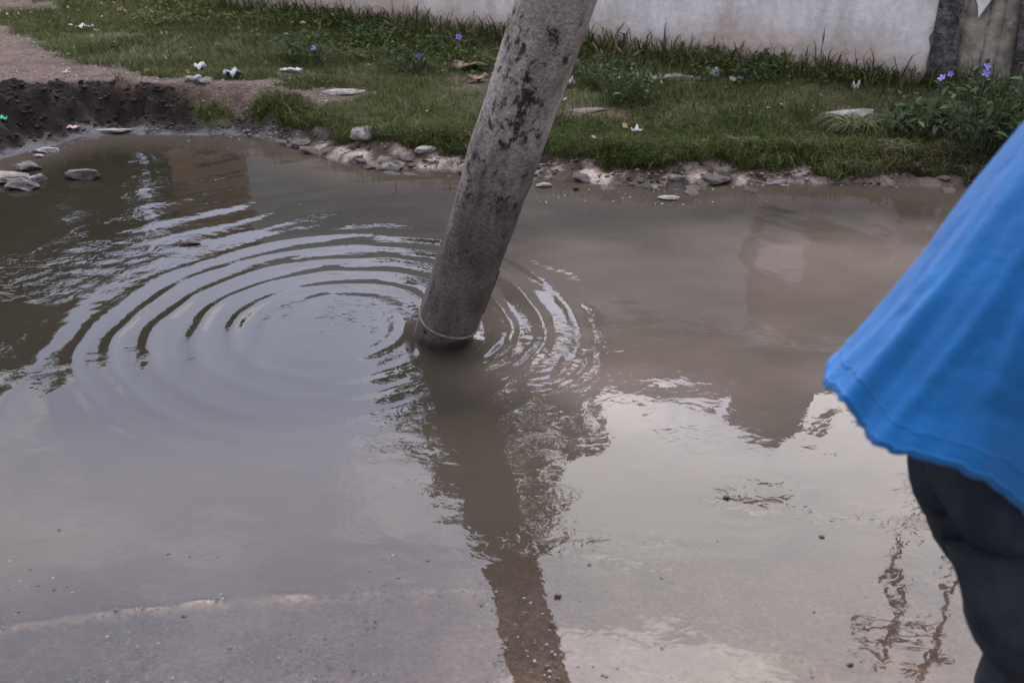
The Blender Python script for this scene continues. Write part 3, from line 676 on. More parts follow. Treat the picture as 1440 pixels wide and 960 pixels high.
def bush(px, py, rad, h, nstem, nleaf, label, flowers=(), leafsize=.045, separate=True, dark=1.0, name='flowering_bush', cat='bush', petal=None):
    p = on(px, py); root = empty(name, p, label, cat, 'leafy plants growing on the bank')
    stems = []; tips = []
    for k in range(nstem):
        a_ = random.uniform(0, 6.28); rr = rad * math.sqrt(random.random()); hh = h * random.uniform(.55, 1.0) * (1 - .35 * (rr / rad) ** 2)
        b0 = np.array([rr * .35 * math.cos(a_), rr * .35 * math.sin(a_), 0]); t0 = np.array([rr * math.cos(a_), rr * .7 * math.sin(a_), hh])
        mid = (b0 + t0) / 2 + np.array([random.gauss(0, .02), random.gauss(0, .02), .04 * h])
        pts = [b0 * (1 - s) ** 2 + 2 * mid * s * (1 - s) + t0 * s * s for s in np.linspace(0, 1, 6)]
        stems.append((pts, np.linspace(.0035, .0015, 6))); tips.append(pts)
    link('stem', tubes_mesh('stem', stems, 5), M_stem, root)
    if separate:
        for k in range(nleaf):
            pts = random.choice(tips); s = random.uniform(.25, 1.0) * 4.99; i = int(s); q = pts[i] + (pts[i + 1] - pts[i]) * (s - i)
            o = link('leaf', random.choice(leaf_protos), None, root); o.location = q
            sc = leafsize * random.uniform(.6, 1.35); o.scale = (sc * 1.1, sc * 1.25, sc); o.rotation_euler = (random.gauss(-.1, .5), random.gauss(0, .3), random.uniform(0, 6.28))
    # small foliage filling the inside
    n = int(nleaf * (2.2 if separate else 1)); cen = []
    for k in range(n):
        pts = random.choice(tips); s = random.uniform(.1, .98) * 4.99; i = int(s); cen.append(pts[i] + (pts[i + 1] - pts[i]) * (s - i) + rng.normal(size=3) * .022)
    cen = np.array(cen); cc_ = np.array([.040, .062, .026]) * dark * (.55 + .9 * rng.random(n))[:, None]
    link('foliage', leaf_quads('foliage', cen, leafsize * (.35 + .45 * rng.random(n)), cc_, long=2.0), None, root)
    for (fx, fy, s) in flowers:
        # the flower stands on the plant at the height where the photo shows it
        q = at_y(fx, fy, p.y - .02); flower(root, q - p, s, petal)
    return root
bush(1378, 205, .40, .46, 62, 230, 'large dark leafy bush with violet flowers in front of the bare column',
     ((1325, 110, .020), (1337, 104, .015), (1388, 94, .018), (1387, 103, .020)), .043)
bush(1290, 195, .20, .22, 20, 70, 'low dark leafy bush without flowers left of the violet flowered bush', (), .045, name='leafy_bush')
bush(430, 88, .24, .22, 26, 60, 'bushy weed with one pale violet flower in the far left grass', ((443, 68, .022),), .035)
bush(582, 100, .22, .20, 24, 50, 'green weed with a pale violet flower left of the curled dry leaf', ((588, 78, .020),), .032)
bush(642, 74, .20, .18, 20, 50, 'weed with a pale violet flower at the wall foot left of the pole', ((645, 52, .020),), .032)
bush(885, 142, .24, .26, 34, 90, 'yellowish green bushy weed close right of the pole', (), .030, name='leafy_bush', dark=1.5)
bush(835, 122, .16, .22, 22, 60, 'feathery green weed touching the pole on its right side', (), .026, name='leafy_bush', dark=1.2)
bush(530, 60, .3, .16, 26, 60, 'spreading green weed below the left part of the wall', (), .035, name='leafy_bush')
bush(1060, 112, .2, .12, 18, 50, 'low weed with small yellow flowers at the wall foot', ((1051, 107, .008), (1060, 112, .006), (1040, 111, .006)), .03, name='leafy_bush', petal=M_yellow)

# tall seeding stalks in front of the wall
def stalk(px, py, top_y, label, n=3, bend=.05, head=True):
    p = on(px, py); top = at_y(px, top_y, p.y); h = top.z - p.z
    root = empty('grass_stalk', p, label, 'weed', 'tall weeds standing against the wall')
    st_ = []; hd = []
    for k in range(n):
        dx, dy = random.gauss(0, bend), random.gauss(0, bend * .6); hh = h * (1 if k == 0 else random.uniform(.45, .85))
        pts = [np.array([dx * s * s + .012 * (k - n / 2) * (1 - s), dy * s * s, hh * s]) for s in np.linspace(0, 1, 7)]
        st_.append((pts, np.linspace(.0040, .0016, 7)))
        if head: hd.append((pts[4:], [.0025, .007, .0015]))
    link('stem', tubes_mesh('stem', st_, 5), M_stem, root)
    for q in hd: link('seed_head', tubes_mesh('seed_head', [q], 5), M_card, root)
    nb = 9; P0 = np.zeros((nb, 3)); P0[:, :2] = rng.normal(size=(nb, 2)) * .02
    m = blades('blade', P0, h * (.4 + .35 * rng.random(nb)), .007 + .004 * rng.random(nb), .4 + .6 * rng.random(nb), grass_cols(.2)); link('blade', m, None, root)
    return root
stalk(1150, 112, 40, 'tallest thin seeding stalk against the middle of the white wall', 1, .02)
stalk(1030, 103, 57, 'seeding stalk pair by the concrete chunk at the wall', 2, .04)
stalk(1052, 105, 72, 'reddish tipped stalk just right of a seeding stalk pair', 2, .03)
stalk(1115, 110, 92, 'short weed tuft left of the tallest stalk', 4, .06, False)
stalk(1190, 116, 82, 'weed tuft with bent tips right of the tallest stalk', 4, .08, False)
stalk(1235, 118, 88, 'weed tuft nearest the ragged plaster edge on the white wall', 4, .06, False)
stalk(1292, 118, 85, 'upright stalk in front of the ragged plaster edge', 2, .03)
stalk(850, 102, 30, 'long stalk right beside the pole in front of the wall', 3, .05)
stalk(880, 96, 40, 'dark stalk clump at the sooty mark on the wall', 5, .03)
stalk(975, 100, 70, 'thin weed beside the black streak on the wall', 3, .04, False)
stalk(1425, 130, 35, 'curved leafy stalk in front of the bare column', 2, .10, False)
stalk(665, 70, 22, 'row of brown seeding stalks left of the pole at the wall', 4, .05)
stalk(610, 62, 22, 'seeding stalks at the orange stained part of the wall', 4, .05)
stalk(560, 52, 12, 'leftmost seeding stalks by the orange stain on the wall', 4, .05)
# arching tuft
def tuft(px, py, n, h, label):
    p = on(px, py); root = empty('grass_tuft', p, label, 'grass tuft', 'long grass tufts on the bank')
    P0 = np.zeros((n, 3)); P0[:, :2] = rng.normal(size=(n, 2)) * .03
    st_ = []
    for k in range(n):
        a_ = random.uniform(0, 6.28); l = h * random.uniform(.6, 1.3); o_ = np.array([random.gauss(0, .03), random.gauss(0, .02), 0])
        st_.append(([o_ + np.array([math.cos(a_) * l * s * .8, math.sin(a_) * l * s * .5, l * (s * 1.1 - s * s * .95)]) for s in np.linspace(0, 1, 6)], np.linspace(.0042, .0012, 6)))
    m = tubes_mesh('blade', st_, 4); col_attr(m, 'tint', np.repeat(np.array([[.13, .145, .07]]) , len(m.vertices), 0)); m.materials.append(M_leaf)
    link('blade', m, None, root)
tuft(1205, 188, 90, .21, 'arching long bladed tuft in front of a broad pale slab')
tuft(1268, 214, 40, .12, 'green tuft at the bank edge left of the dark bush')
tuft(1060, 205, 40, .10, 'light bladed tuft on the bank edge right of the white scrap')
tuft(500, 84, 50, .16, 'coarse long tuft in the weeds left of the dry leaf')

# ------------------------------------------------------------------ litter
def scrap(px, py, w, d, h, m, label, cat, name, seed=0, rz=0., folds=5):
    taper = .8 if cat == 'leaf' else .3
    """crumpled sheet with thickness"""
    p = on(px, py); r = random.Random(seed); nx, ny = 9, 7; V = []
    for j in range(ny):
        for i in range(nx):
            a_, b_ = i / (nx - 1) * 2 - 1, j / (ny - 1) * 2 - 1
            edge = 1 - .25 * r.random() if abs(a_) == 1 or abs(b_) == 1 else 1
            V.append((a_ * w / 2 * edge * (1 - .3 * b_ * b_), b_ * d / 2 * edge * (1 - taper * a_ * a_), h * (.45 + .5 * math.sin(a_ * folds + seed) * math.cos(b_ * 2 + seed * 2)) * (1 - .5 * (a_ * a_ + b_ * b_) / 2) + r.uniform(-.1, .1) * h))
    o = link(name, np_mesh(name, V, grid_faces(ny, nx), True), m); o.location = p + Vector((0, 0, .012)); o.rotation_euler[2] = rz
    md = o.modifiers.new('thick', 'SOLIDIFY'); md.thickness = .003
    return tag(o, label, cat, 'litter lying on the grass and bank')
scrap(283, 101, .085, .07, .055, M_white, 'crumpled whitish paper at the edge of the dirt path', 'litter', 'crumpled_paper', 2)
scrap(328, 109, .12, .09, .05, M_bluegrey, 'blue grey plastic scrap on the path edge', 'litter', 'plastic_scrap', 4)
scrap(410, 102, .16, .05, .02, M_white, 'flat white scrap in the grass right of the plastic scrap', 'litter', 'paper_scrap', 5)
scrap(660, 99, .27, .13, .06, M_card, 'large curled brown dry leaf just left of the pole', 'leaf', 'dry_leaf', 7, -.15, 2.5)
scrap(672, 116, .16, .07, .05, M_card, 'crumpled brown leaf below the large curled one', 'leaf', 'dry_leaf', 8, .4)
scrap(120, 42, .13, .06, .03, M_white, 'pale scrap on the short lawn at far left', 'litter', 'paper_scrap', 9)
scrap(895, 190, .055, .045, .05, M_white, 'small white scrap caught in bank grass right of the pole', 'litter', 'paper_scrap', 11)
scrap(803, 122, .05, .03, .06, M_white, 'pale upright scrap touching the right side of the pole', 'litter', 'paper_scrap', 13)
scrap(1202, 130, .05, .03, .07, M_white, 'single bleached leaf standing in the grass by the wall', 'leaf', 'dry_leaf', 14)
scrap(3, 168, .06, .05, .03, M_green, 'bright green plastic scrap on the dark soil bank', 'litter', 'plastic_scrap', 15)
scrap(104, 183, .09, .04, .02, M_pinkscrap, 'pinkish scrap at the foot of the soil bank', 'litter', 'plastic_scrap', 16)
scrap(95, 107, .04, .03, .03, M_white, 'tiny white scrap on the dirt path', 'litter', 'paper_scrap', 17)
scrap(1040, 116, .14, .06, .03, M_paleslab, 'pale crumpled scrap between the concrete chunk and yellow weed', 'litter', 'paper_scrap', 18)
scrap(172, 20, .06, .05, .05, M_card, 'small brown scrap on the far lawn', 'litter', 'dry_leaf', 19)

# foam flecks floating near the far bank
fl = []; sz = []
for k in range(70):
    q = at(random.choice((770, 880, 945, 1010)) + random.gauss(0, 38), 272 + random.gauss(0, 9) + random.random() * 12) if k < 60 else at(random.uniform(60, 360), 186 + random.random() * 24)
    if poly_sdf(np.array([q.x]), np.array([q.y]), PUDDLE)[0] < -.02: fl.append((q.x, q.y, .0005)); sz.append(.002 + .006 * random.random() ** 3)
scatter_rocks('foam', fl, sz, M_white, aspect=.3)

# ------------------------------------------------------------------ wall
WH = 1.52
def wall_frame(o): o.matrix_world = Matrix(((wall_u.x, -wall_n.x, 0, WALL_A.x), (wall_u.y, -wall_n.y, 0, WALL_A.y), (0, 0, 1, .10), (0, 0, 0, 1)))
WL = (WALL_B - WALL_A).length
wall = empty('boundary_wall', (0, 0, 0), 'long stained white plastered wall behind the grass, breaking open to a bare column at its right end', 'wall')
wall_frame(wall)
def slab(name, x0, x1, y0, y1, z0, z1, m, step=.12, rough=.004, ragged=None, seed=0, parent=None):
    """box slab whose front (y0) face is slightly uneven; ragged(z) shifts a side edge"""
    nx = max(2, int((x1 - x0) / step) + 1); nz = max(2, int((z1 - z0) / step) + 1)
    xx, zz = np.meshgrid(np.linspace(0, 1, nx), np.linspace(z0, z1, nz)); L = np.full(zz.shape, x0); Rr = np.full(zz.shape, x1)
    if ragged: L, Rr = ragged(zz, L, Rr)
    xf = L + (Rr - L) * xx; zz = zz + 0 * xf
    yf = y0 + rough * fbm(xf * 5, zz * 5, 400 + seed, 4)
    front = np.stack([xf, yf, zz], -1).reshape(-1, 3); back = np.stack([xf, 0 * yf + y1, zz], -1).reshape(-1, 3)
    n = nx * nz; Ff = grid_faces(nz, nx); Fb = Ff[:, ::-1] + n
    rim = [j for j in range(nx)] + [j * nx + nx - 1 for j in range(1, nz)] + [(nz - 1) * nx + j for j in range(nx - 2, -1, -1)] + [j * nx for j in range(nz - 2, 0, -1)]
    S = [[rim[(k + 1) % len(rim)], rim[k], rim[k] + n, rim[(k + 1) % len(rim)] + n] for k in range(len(rim))]
    return link(name, np_mesh(name, np.concatenate([front, back]), np.concatenate([Ff, Fb, np.array(S)])), m, parent)
def wall_s(px, py):
    u = (480.0 - py) / FPX; dr = Vector(((px - 720.0) / FPX, ct + u * st, -st + u * ct))
    k = (WALL_A - Vector((0, 0, CAM_H))).dot(wall_n) / dr.dot(wall_n)
    q = Vector((0, 0, CAM_H)) + dr * k
    return (q - WALL_A).dot(wall_u), q.z - .10
c0, c1 = WL + .0, WL + .43            # the broken-open column stretch
def rag_r(z, L, Rr): return L, Rr - .045 + .05 * fbm(z * 9, z * 0, 501, 5, .6) + .045 * smooth(.35, .0, z) * -1
def rag_l(z, L, Rr): return L + .05 + .06 * fbm(z * 9, z * 0, 502, 5, .6), Rr
slab('plaster_skin', 0, c0, -.022, .0, -.35, WH, M_wall, .05, .01, rag_r, 1, wall)
slab('wall_core', .004, c0 - .10, .002, .14, -.35, WH - .01, M_mortar, .3, 0, None, 2, wall)
slab('column', c0 - .02, c1 + .02, .012, .20, -.35, WH - .02, M_column, .05, .006, None, 3, wall)
for (bx, bw, dy) in ((c0 + .085, .115, .003), (c0 + .204, .068, .006), (c0 + .276, .09, .004)):
    slab('board_face', bx, bx + bw, dy, .02, -.35, WH - .05, M_column, .03, .008, lambda z, L, Rr, q=bx: (L + .016 * fbm(z * 14, z * 0, 530 + int(q * 90), 4), Rr + .016 * fbm(z * 14, z * 0, 560 + int(q * 90), 4)), int(bx * 50), wall)
slab('mortar_strip', c0 - .06, c0 + .075, -.012, .016, -.35, WH - .03, M_mortar, .03, .03, lambda z, L, Rr: (L, Rr + .05 * fbm(z * 8, z * 0, 503, 4)), 5, wall)
slab('mortar_strip', c1 - .07, c1 + .06, -.012, .016, -.35, WH - .03, M_mortar, .03, .03, lambda z, L, Rr: (L + .04 * fbm(z * 8, z * 0, 504, 4), Rr), 6, wall)
o = slab('plaster_skin', c1 - .03, c1 + 2.3, -.022, .0, -.35, WH, M_pink, .05, .01, rag_l, 7, wall); o['label'] = 'pinkish plaster right of the bare column'
slab('wall_core', c1 + .1, c1 + 2.28, .002, .14, -.35, WH - .01, M_mortar, .3, 0, None, 8, wall)
# hanging remnant of plaster on the column
V = [(c0 + .09, -.012, .62), (c0 + .215, -.012, .62), (c0 + .19, -.012, .52), (c0 + .150, -.012, .435), (c0 + .135, -.012, .50), (c0 + .10, -.012, .56)]
V = [(c0 + .06, -.012, WH - .1), (c0 + .25, -.012, WH - .1)] + [V[1], V[2], V[3], V[4], V[5]]
bm = bmesh.new(); f = bm.faces.new([bm.verts.new(v) for v in V]); r = bmesh.ops.extrude_face_region(bm, geom=[f])
for e in r['geom']:
    if isinstance(e, bmesh.types.BMVert): e.co.y += .010
bmesh.ops.recalc_face_normals(bm, faces=bm.faces)
link('plaster_remnant', bm_mesh('plaster_remnant', bm), M_wall, wall)
ps0, ps1 = wall_s(1050, 400)[0], wall_s(1240, 400)[0]
slab('added_dark_panel', ps0, ps1, -.034, -.015, .66, 1.46, M_reflpanel, .1, .01, lambda z, L, Rr: (L + .1 * fbm(z * 5, z * 0, 510, 4), Rr + .1 * fbm(z * 5, z * 0, 511, 4)), 9, wall)  # dark panel added out of view, for a dark reflection in the water
slab('added_pale_panel', wall_s(1058, 430)[0], wall_s(1125, 430)[0], -.044, -.03, .72, 1.02, M_wall, .05, .005, lambda z, L, Rr: (L + .05 * fbm(z * 9, z * 0, 512, 3), Rr + .05 * fbm(z * 9, z * 0, 513, 3)), 10, wall)  # pale panel added on it, for the light rectangle in that reflection
# black vertical soot streaks
for (sx, z1, w) in ((wall_s(933, 60)[0], wall_s(933, 30)[1], .028), (wall_s(872, 60)[0], wall_s(872, 45)[1], .06)):
    slab('soot_streak', sx, sx + w, -.030, -.02, .02, z1, M_mortar, .02, .004, lambda z, L, Rr, z1=z1, w=w: (L + .4 * w * smooth(.0, z1, z) + .2 * w * fbm(z * 30, z * 0, 520), Rr - .4 * w * smooth(0, z1, z) + .2 * w * fbm(z * 30, z * 0, 521)), 11, wall)

# ------------------------------------------------------------------ leaning pole and its rope
PB = at(621, 489) + Vector((0, .085, 0)); LEAN = Vector((.293, -.375, 1.0)).normalized()
PR = .0985
pole = empty('leaning_pole', PB, 'grey concrete utility pole with black blotches leaning out of the middle of the puddle', 'pole')
pole.rotation_mode = 'QUATERNION'; pole.rotation_quaternion = Vector((0, 0, 1)).rotation_difference(LEAN)
zz = np.concatenate([np.arange(-.6, 2.4, .02), np.arange(2.4, 6.6, .1)]); nt = 72; th = np.arange(nt) * 2 * math.pi / nt
ZZ, TH = np.meshgrid(zz, th, indexing='ij')
rr = PR * (1 - .012 * np.maximum(ZZ, 0))
rr = rr + .0042 * fbm(np.cos(TH) * 1.2 + ZZ * 2.2, np.sin(TH) * 1.2 + 7, 601, 5, .6) + .0024 * fbm(np.cos(TH) * 5 + ZZ * 9, np.sin(TH) * 5 + ZZ * 5, 602, 3)
rr = rr + .0035 * smooth(.70, .74, ZZ + .03 * np.cos(TH + .6)) * (1 - smooth(.78, .98, ZZ)) + .0016 * np.cos(ZZ * 400) * np.exp(-((ZZ - .76 - .03 * np.cos(TH)) / .03) ** 2)
rr = rr - .0035 * smooth(.115, .09, ZZ)
link('shaft', np_mesh('shaft', np.stack([rr * np.cos(TH), rr * np.sin(TH), ZZ], -1).reshape(-1, 3), grid_faces(len(zz), nt, True), True), M_pole, pole)
bm = bmesh.new(); bmesh.ops.create_cone(bm, cap_ends=True, segments=32, radius1=PR * .925, radius2=PR * .90, depth=.02, matrix=Matrix.Translation((0, 0, 6.5)))
link('end_cap', bm_mesh('end_cap', bm), M_pole, pole)
def hole(ang, z, r):
    bm = bmesh.new(); bmesh.ops.create_uvsphere(bm, u_segments=16, v_segments=8, radius=1)
    for v in bm.verts: v.co = Vector((v.co.x * .004, v.co.y * r, v.co.z * r * 1.35))
    o = link('bolt_hole', bm_mesh('bolt_hole', bm, True), M_dark, pole)  # dark flattened blob on the surface; its colour stands for the hole's shade
    o.location = ((PR - .002) * math.cos(ang), (PR - .002) * math.sin(ang), z); o.rotation_euler[2] = ang
hole(R(-138), .075, .009); hole(R(-62), .02, .009)
pts = [np.array([(PR + .002) * math.cos(R(-8 + 3 * math.sin(s * 9))), (PR + .002) * math.sin(R(-8 + 3 * math.sin(s * 9))), s]) for s in np.linspace(.16, .36, 14)]
link('wire', tubes_mesh('wire', [(pts, .0028)], 6), M_dark, pole)
# rope: three twisted strands round the foot, top-level
rope = empty('rope', PB, 'thin tan twisted rope tied round the foot of the pole just above the water', 'rope')
rope.rotation_mode = 'QUATERNION'; rope.rotation_quaternion = pole.rotation_quaternion
for k in range(3):
    P_ = []
    for s in np.linspace(0, 1, 260):
        a_ = s * 2 * math.pi; tw = s * 2 * math.pi * 30 + k * 2 * math.pi / 3
        r_c = PR + .0022; zc2 = .105 + .004 * math.sin(a_ * 3)
        P_.append(((r_c + .0022 * math.cos(tw)) * math.cos(a_), (r_c + .0022 * math.cos(tw)) * math.sin(a_), zc2 + .0022 * math.sin(tw)))
    link('strand', tubes_mesh('strand', [(P_, .0024)], 6), M_rope, rope)

# ------------------------------------------------------------------ beyond the wall: what the water mirrors
def box(bm, x0, x1, y0, y1, z0, z1):
    vs = [bm.verts.new((x, y, z)) for z in (z0, z1) for y in (y0, y1) for x in (x0, x1)]
    for f in ((0, 2, 3, 1), (4, 5, 7, 6), (0, 1, 5, 4), (1, 3, 7, 5), (3, 2, 6, 7), (2, 0, 4, 6)): bm.faces.new([vs[i] for i in f])
def boxo(name, parent, m, *a):
    bm = bmesh.new(); box(bm, *a); return link(name, bm_mesh(name, bm), m, parent)
def house(loc, w, d, h, m, label, wins):
    r = empty('house', loc, label, 'house')
    boxo('wall', r, m, 0, w, 0, d, -.3, h); boxo('roof', r, M_house, -.12, w + .12, -.12, d + .12, h + .003, h + .14)
    boxo('parapet', r, m, -.1, w + .1, -.1, .04, h + .143, h + .35)
    for (x0, x1, z0, z1) in wins:
        f = boxo('window', r, M_house, x0 - .06, x1 + .06, -.04, .02, z0 - .06, z1 + .06); boxo('pane', f, M_dark, x0, x1, -.048, -.03, z0, z1)
    return r
house((-4.0, 11.6, .2), .95, 3, 2.45, M_orange, 'small orange plastered house beyond the far end of the wall', ((.35, .8, 1.2, 1.9),))
house((.75, 7.9, .2), 3.8, 4, 2.55, M_house, 'grey flat roofed house behind the white wall', ((.5, 1.3, 1.1, 2.0), (2.2, 3.0, 1.1, 2.0)))
tk = empty('water_tank', (2.62, 8.6, 2.89), 'dark round water tank standing on the flat roof', 'water tank')
prof = [(0, 0), (.42, 0), (.46, .05), (.47, .3), (.45, .34), (.47, .38), (.47, .75), (.42, .92), (.2, 1.03), (0, 1.04)]
V = [(r * math.cos(a_), r * math.sin(a_), z) for r, z in prof for a_ in np.arange(28) * 2 * math.pi / 28]
link('tank_body', np_mesh('tank_body', V, grid_faces(len(prof), 28, True), True), M_tank, tk)
bm = bmesh.new(); bmesh.ops.create_cone(bm, cap_ends=True, segments=24, radius1=.19, radius2=.17, depth=.07, matrix=Matrix.Translation((0, 0, 1.07)))
link('lid', bm_mesh('lid', bm), M_tank, tk)

def tree(x, y, h, cr, label, seed, nleaf=2600, low=.3, size=.11, colr=(.05, .07, .03), group='trees beyond the wall'):
    r = random.Random(seed); g = np.random.default_rng(seed)
    root = empty('leafy_tree', (x, y, .15), label, 'tree', group)
    tubes = [([np.array([r.gauss(0, .03), r.gauss(0, .03), h * .62 * s]) for s in np.linspace(0, 1, 6)], np.linspace(.055 * h ** .7, .02 * h ** .7, 6))]; tips = []
    for k in range(11):
        a_ = r.uniform(0, 6.28); z0 = h * r.uniform(low * .8, .6); e = np.array([cr * r.uniform(.4, .85) * math.cos(a_), cr * r.uniform(.4, .85) * math.sin(a_), z0 + (h - z0) * r.uniform(.1, .85)])
        b0 = np.array([0, 0, z0]); pts = [b0 + (e - b0) * s + np.array([0, 0, .12 * h * s * (1 - s)]) for s in np.linspace(0, 1, 5)]
        tubes.append((pts, np.linspace(.022 * h ** .7, .007 * h ** .7, 5))); tips.append((pts[3], cr * .33)); tips.append((pts[4], cr * .28)); tips.append((pts[2], cr * .25))
    tips.append((np.array([0, 0, h * .88]), cr * .35))
    link('trunk', tubes_mesh('trunk', tubes, 7), M_bark, root)
    cen = []; cl = []
    per = nleaf // len(tips)
    for (c, rad) in tips:
        v = g.normal(size=(per, 3)); v /= np.linalg.norm(v, axis=1)[:, None]; v *= (g.random(per) ** .45)[:, None] * rad * np.array([1, 1, .75]); cen.append(c + v)
        cl.append(np.array(colr) * g.uniform(.7, 1.35) * (.6 + .8 * g.random(per))[:, None])
    cen = np.concatenate(cen); cl = np.concatenate(cl)
    link('crown', leaf_quads('crown', cen, size * (.6 + .8 * g.random(len(cen))), cl, tilt=1.0), None, root)
tree(-.05, 9.3, 5.2, 1.35, 'slender leafy tree rising behind the wall above the pole', 31, 2600, .45, .10)
for (x, y, h, cr, lab) in ((-7.0, 12.5, 5.4, 2.0, 'dense dark tree nearest the dirt path at left'), (-9.4, 12.0, 5.6, 2.4, 'broad dark tree second from the dirt path'),
                           (-12.2, 13.0, 6.3, 2.8, 'tall dark tree farthest left beyond the path'), (-4.6, 16.5, 4.6, 1.9, 'dark tree behind the orange house'), (-5.6, 12.3, 4.3, 1.35, 'low dark tree beside the orange house'),
                           (-8.4, 16.5, 7.0, 2.4, 'high dark tree behind the first row of trees'), (4.9, 13.5, 5.8, 1.8, 'green tree behind the grey house')):
    tree(x, y, h, cr, lab, int(abs(x * 37 + y * 11)), 4200, .12, .17)
def mast(x, y, h, r0, label):
    root = empty('wooden_mast', (x, y, .1), label, 'pole', 'thin masts behind the wall')
    link('shaft', tubes_mesh('shaft', [([np.array([.02 * math.sin(s * 5), 0, h * s - .2 * (1 - s)]) for s in np.linspace(0, 1, 12)], np.linspace(r0, r0 * .7, 12))], 8), M_wood, root)
    bm = bmesh.new(); box(bm, -.28, .28, -.025, .025, h - .35, h - .30); link('crossarm', bm_mesh('crossarm', bm), M_wood, root)
mast(3.60, 7.4, 5.75, .05, 'thin wooden mast rising behind the right part of the wall')
mast(3.98, 7.3, 6.0, .07, 'thicker wooden mast right of the thin one')

# ------------------------------------------------------------------ person at the right, bending forward to the right
M_skin = simple_noisy('skin_mat', (.22, .125, .085), (.19, .105, .07), 30, .55, .35, .2, .003)
M_hair = simple_noisy('hair_mat', (.012, .010, .009), (.02, .017, .015), 60, .5)
sm, t, b = mat('shirt_cloth', (.05, .20, .55), .75, .25)
v = obj_coord(t); n1 = noise(t, 7, 5, .55, v); n2 = noise(t, 420, 2, .5, v)
t.links.new(mixc(t, rng_node(t, n1.outputs['Fac'], .3, .7), (.002, .088, .26), (.004, .115, .33)), b.inputs['Base Color'])
b.inputs['Sheen Weight'].default_value = .15; b.inputs['Sheen Roughness'].default_value = .5
wv_ = N(t, 'ShaderNodeTexWave', i_Scale=210.0, i_Distortion=1.5, i_Detail=2.0); t.links.new(v, wv_.inputs['Vector'])
wr = noise(t, 22, 6, .6, v, .6); hs_ = N(t, 'ShaderNodeMath', operation='MULTIPLY_ADD', i_1=.12); t.links.new(wv_.outputs['Fac'], hs_.inputs[0]); t.links.new(wr.outputs['Fac'], hs_.inputs[2])
bump(t, b, hs_.outputs[0], .6, .008); M_shirt = sm
M_trouser = simple_noisy('trouser_cloth', (.010, .013, .018), (.024, .028, .037), 9, .85, .2, .6, .006)
M_boot = simple_noisy('boot_rubber', (.02, .02, .02), (.03, .03, .03), 20, .4)

PY = 1.06
person = empty('person', (.72, PY, 0), 'person in loose blue shirt and dark trousers bending forward at the puddle edge', 'person')
px0 = Vector((.72, PY, 0))
A_ = np.array([.560, 0, .828]); B_ = np.array([.828, 0, -.560]); Yv = np.array([0, 1., 0])
hip = np.array([.665, PY, .86]); sho = np.array([.90, PY, 1.33]); neck = sho + A_ * .07; head = neck + A_ * .13 + np.array([.03, 0, 0])
J = {'pelvis': (hip, .08), 'belly': (hip + A_ * .2, .09), 'chest': (hip + A_ * .40, .105), 'neckbase': (sho + A_ * .02, .07), 'neck': (neck + A_ * .02, .052), 'jaw': (head - A_ * .03, .075), 'skull': (head + A_ * .055, .09), 'crown': (head + A_ * .10, .06)}
def limb(names, pts, rads, parent):
    prev = parent; ed = []
    for n, p, r in zip(names, pts, rads): J[n] = (np.array(p, float), r); ed.append((prev, n)); prev = n
    return ed
E = [('pelvis', 'belly'), ('belly', 'chest'), ('chest', 'neckbase'), ('neckbase', 'neck'), ('neck', 'jaw'), ('jaw', 'skull'), ('skull', 'crown')]
for s, knee, ank in ((-1, (.765, PY - .09, .45), (.77, PY - .09, .09)), (1, (.82, PY + .10, .46), (.80, PY + .11, .09))):
    k = 'n' if s < 0 else 'f'
    E += limb([k + 'hip', k + 'thigh', k + 'knee', k + 'calf', k + 'ankle', k + 'toe'],
              [hip + Yv * s * .09 + np.array([.01, 0, -.04]), (hip + Yv * s * .09) * .5 + np.array(knee) * .5, knee, np.array(knee) * .6 + np.array(ank) * .4, ank, np.array(ank) + np.array([.15, 0, -.05])],
              [.075, .07, .055, .052, .04, .035], 'pelvis')
    sh = sho + Yv * s * .185; el = sh + np.array([.20, s * .04, -.22]); wr = el + np.array([.24, -s * .08, -.03]); pal = wr + np.array([.06, -s * .01, -.01])
    E += limb([k + 'sh', k + 'upper', k + 'elbow', k + 'fore', k + 'wrist', k + 'palm'], [sh, sh * .5 + el * .5, el, el * .5 + wr * .5, wr, pal], [.06, .05, .042, .038, .027, .030], 'neckbase')
    for q in range(4):
        L = (.072, .08, .075, .058)[q]; o_ = pal + np.array([.035, (q - 1.5) * .019, 0]); c_ = .3 + .08 * q
        E += limb([f'{k}f{q}{i}' for i in range(4)], [o_, o_ + np.array([L * .45, 0, -.01]), o_ + np.array([L * .78, 0, -.03 - .004 * q]), o_ + np.array([L * .92, 0, -.055 - .003 * q])], [.0095, .009, .0085, .0075], k + 'palm')
    o_ = pal + np.array([-.01, -s * .032, -.005]); E += limb([f'{k}t{i}' for i in range(3)], [o_, o_ + np.array([.03, -s * .022, -.012]), o_ + np.array([.058, -s * .02, -.026])], [.012, .0105, .009], k + 'palm')
keys = list(J); m = bpy.data.meshes.new('body')
m.from_pydata([tuple(J[k][0] - np.array(px0)) for k in keys], [(keys.index(a_), keys.index(b_)) for a_, b_ in E], [])
body_o = link('body', m, M_skin, person)
md = body_o.modifiers.new('skin', 'SKIN'); md.use_smooth_shade = True
for i, k in enumerate(keys):
    sv = m.skin_vertices[0].data[i]; sv.radius = (J[k][1], J[k][1]); sv.use_root = (k == 'pelvis')
ss = body_o.modifiers.new('sub', 'SUBSURF'); ss.levels = 2; ss.render_levels = 2
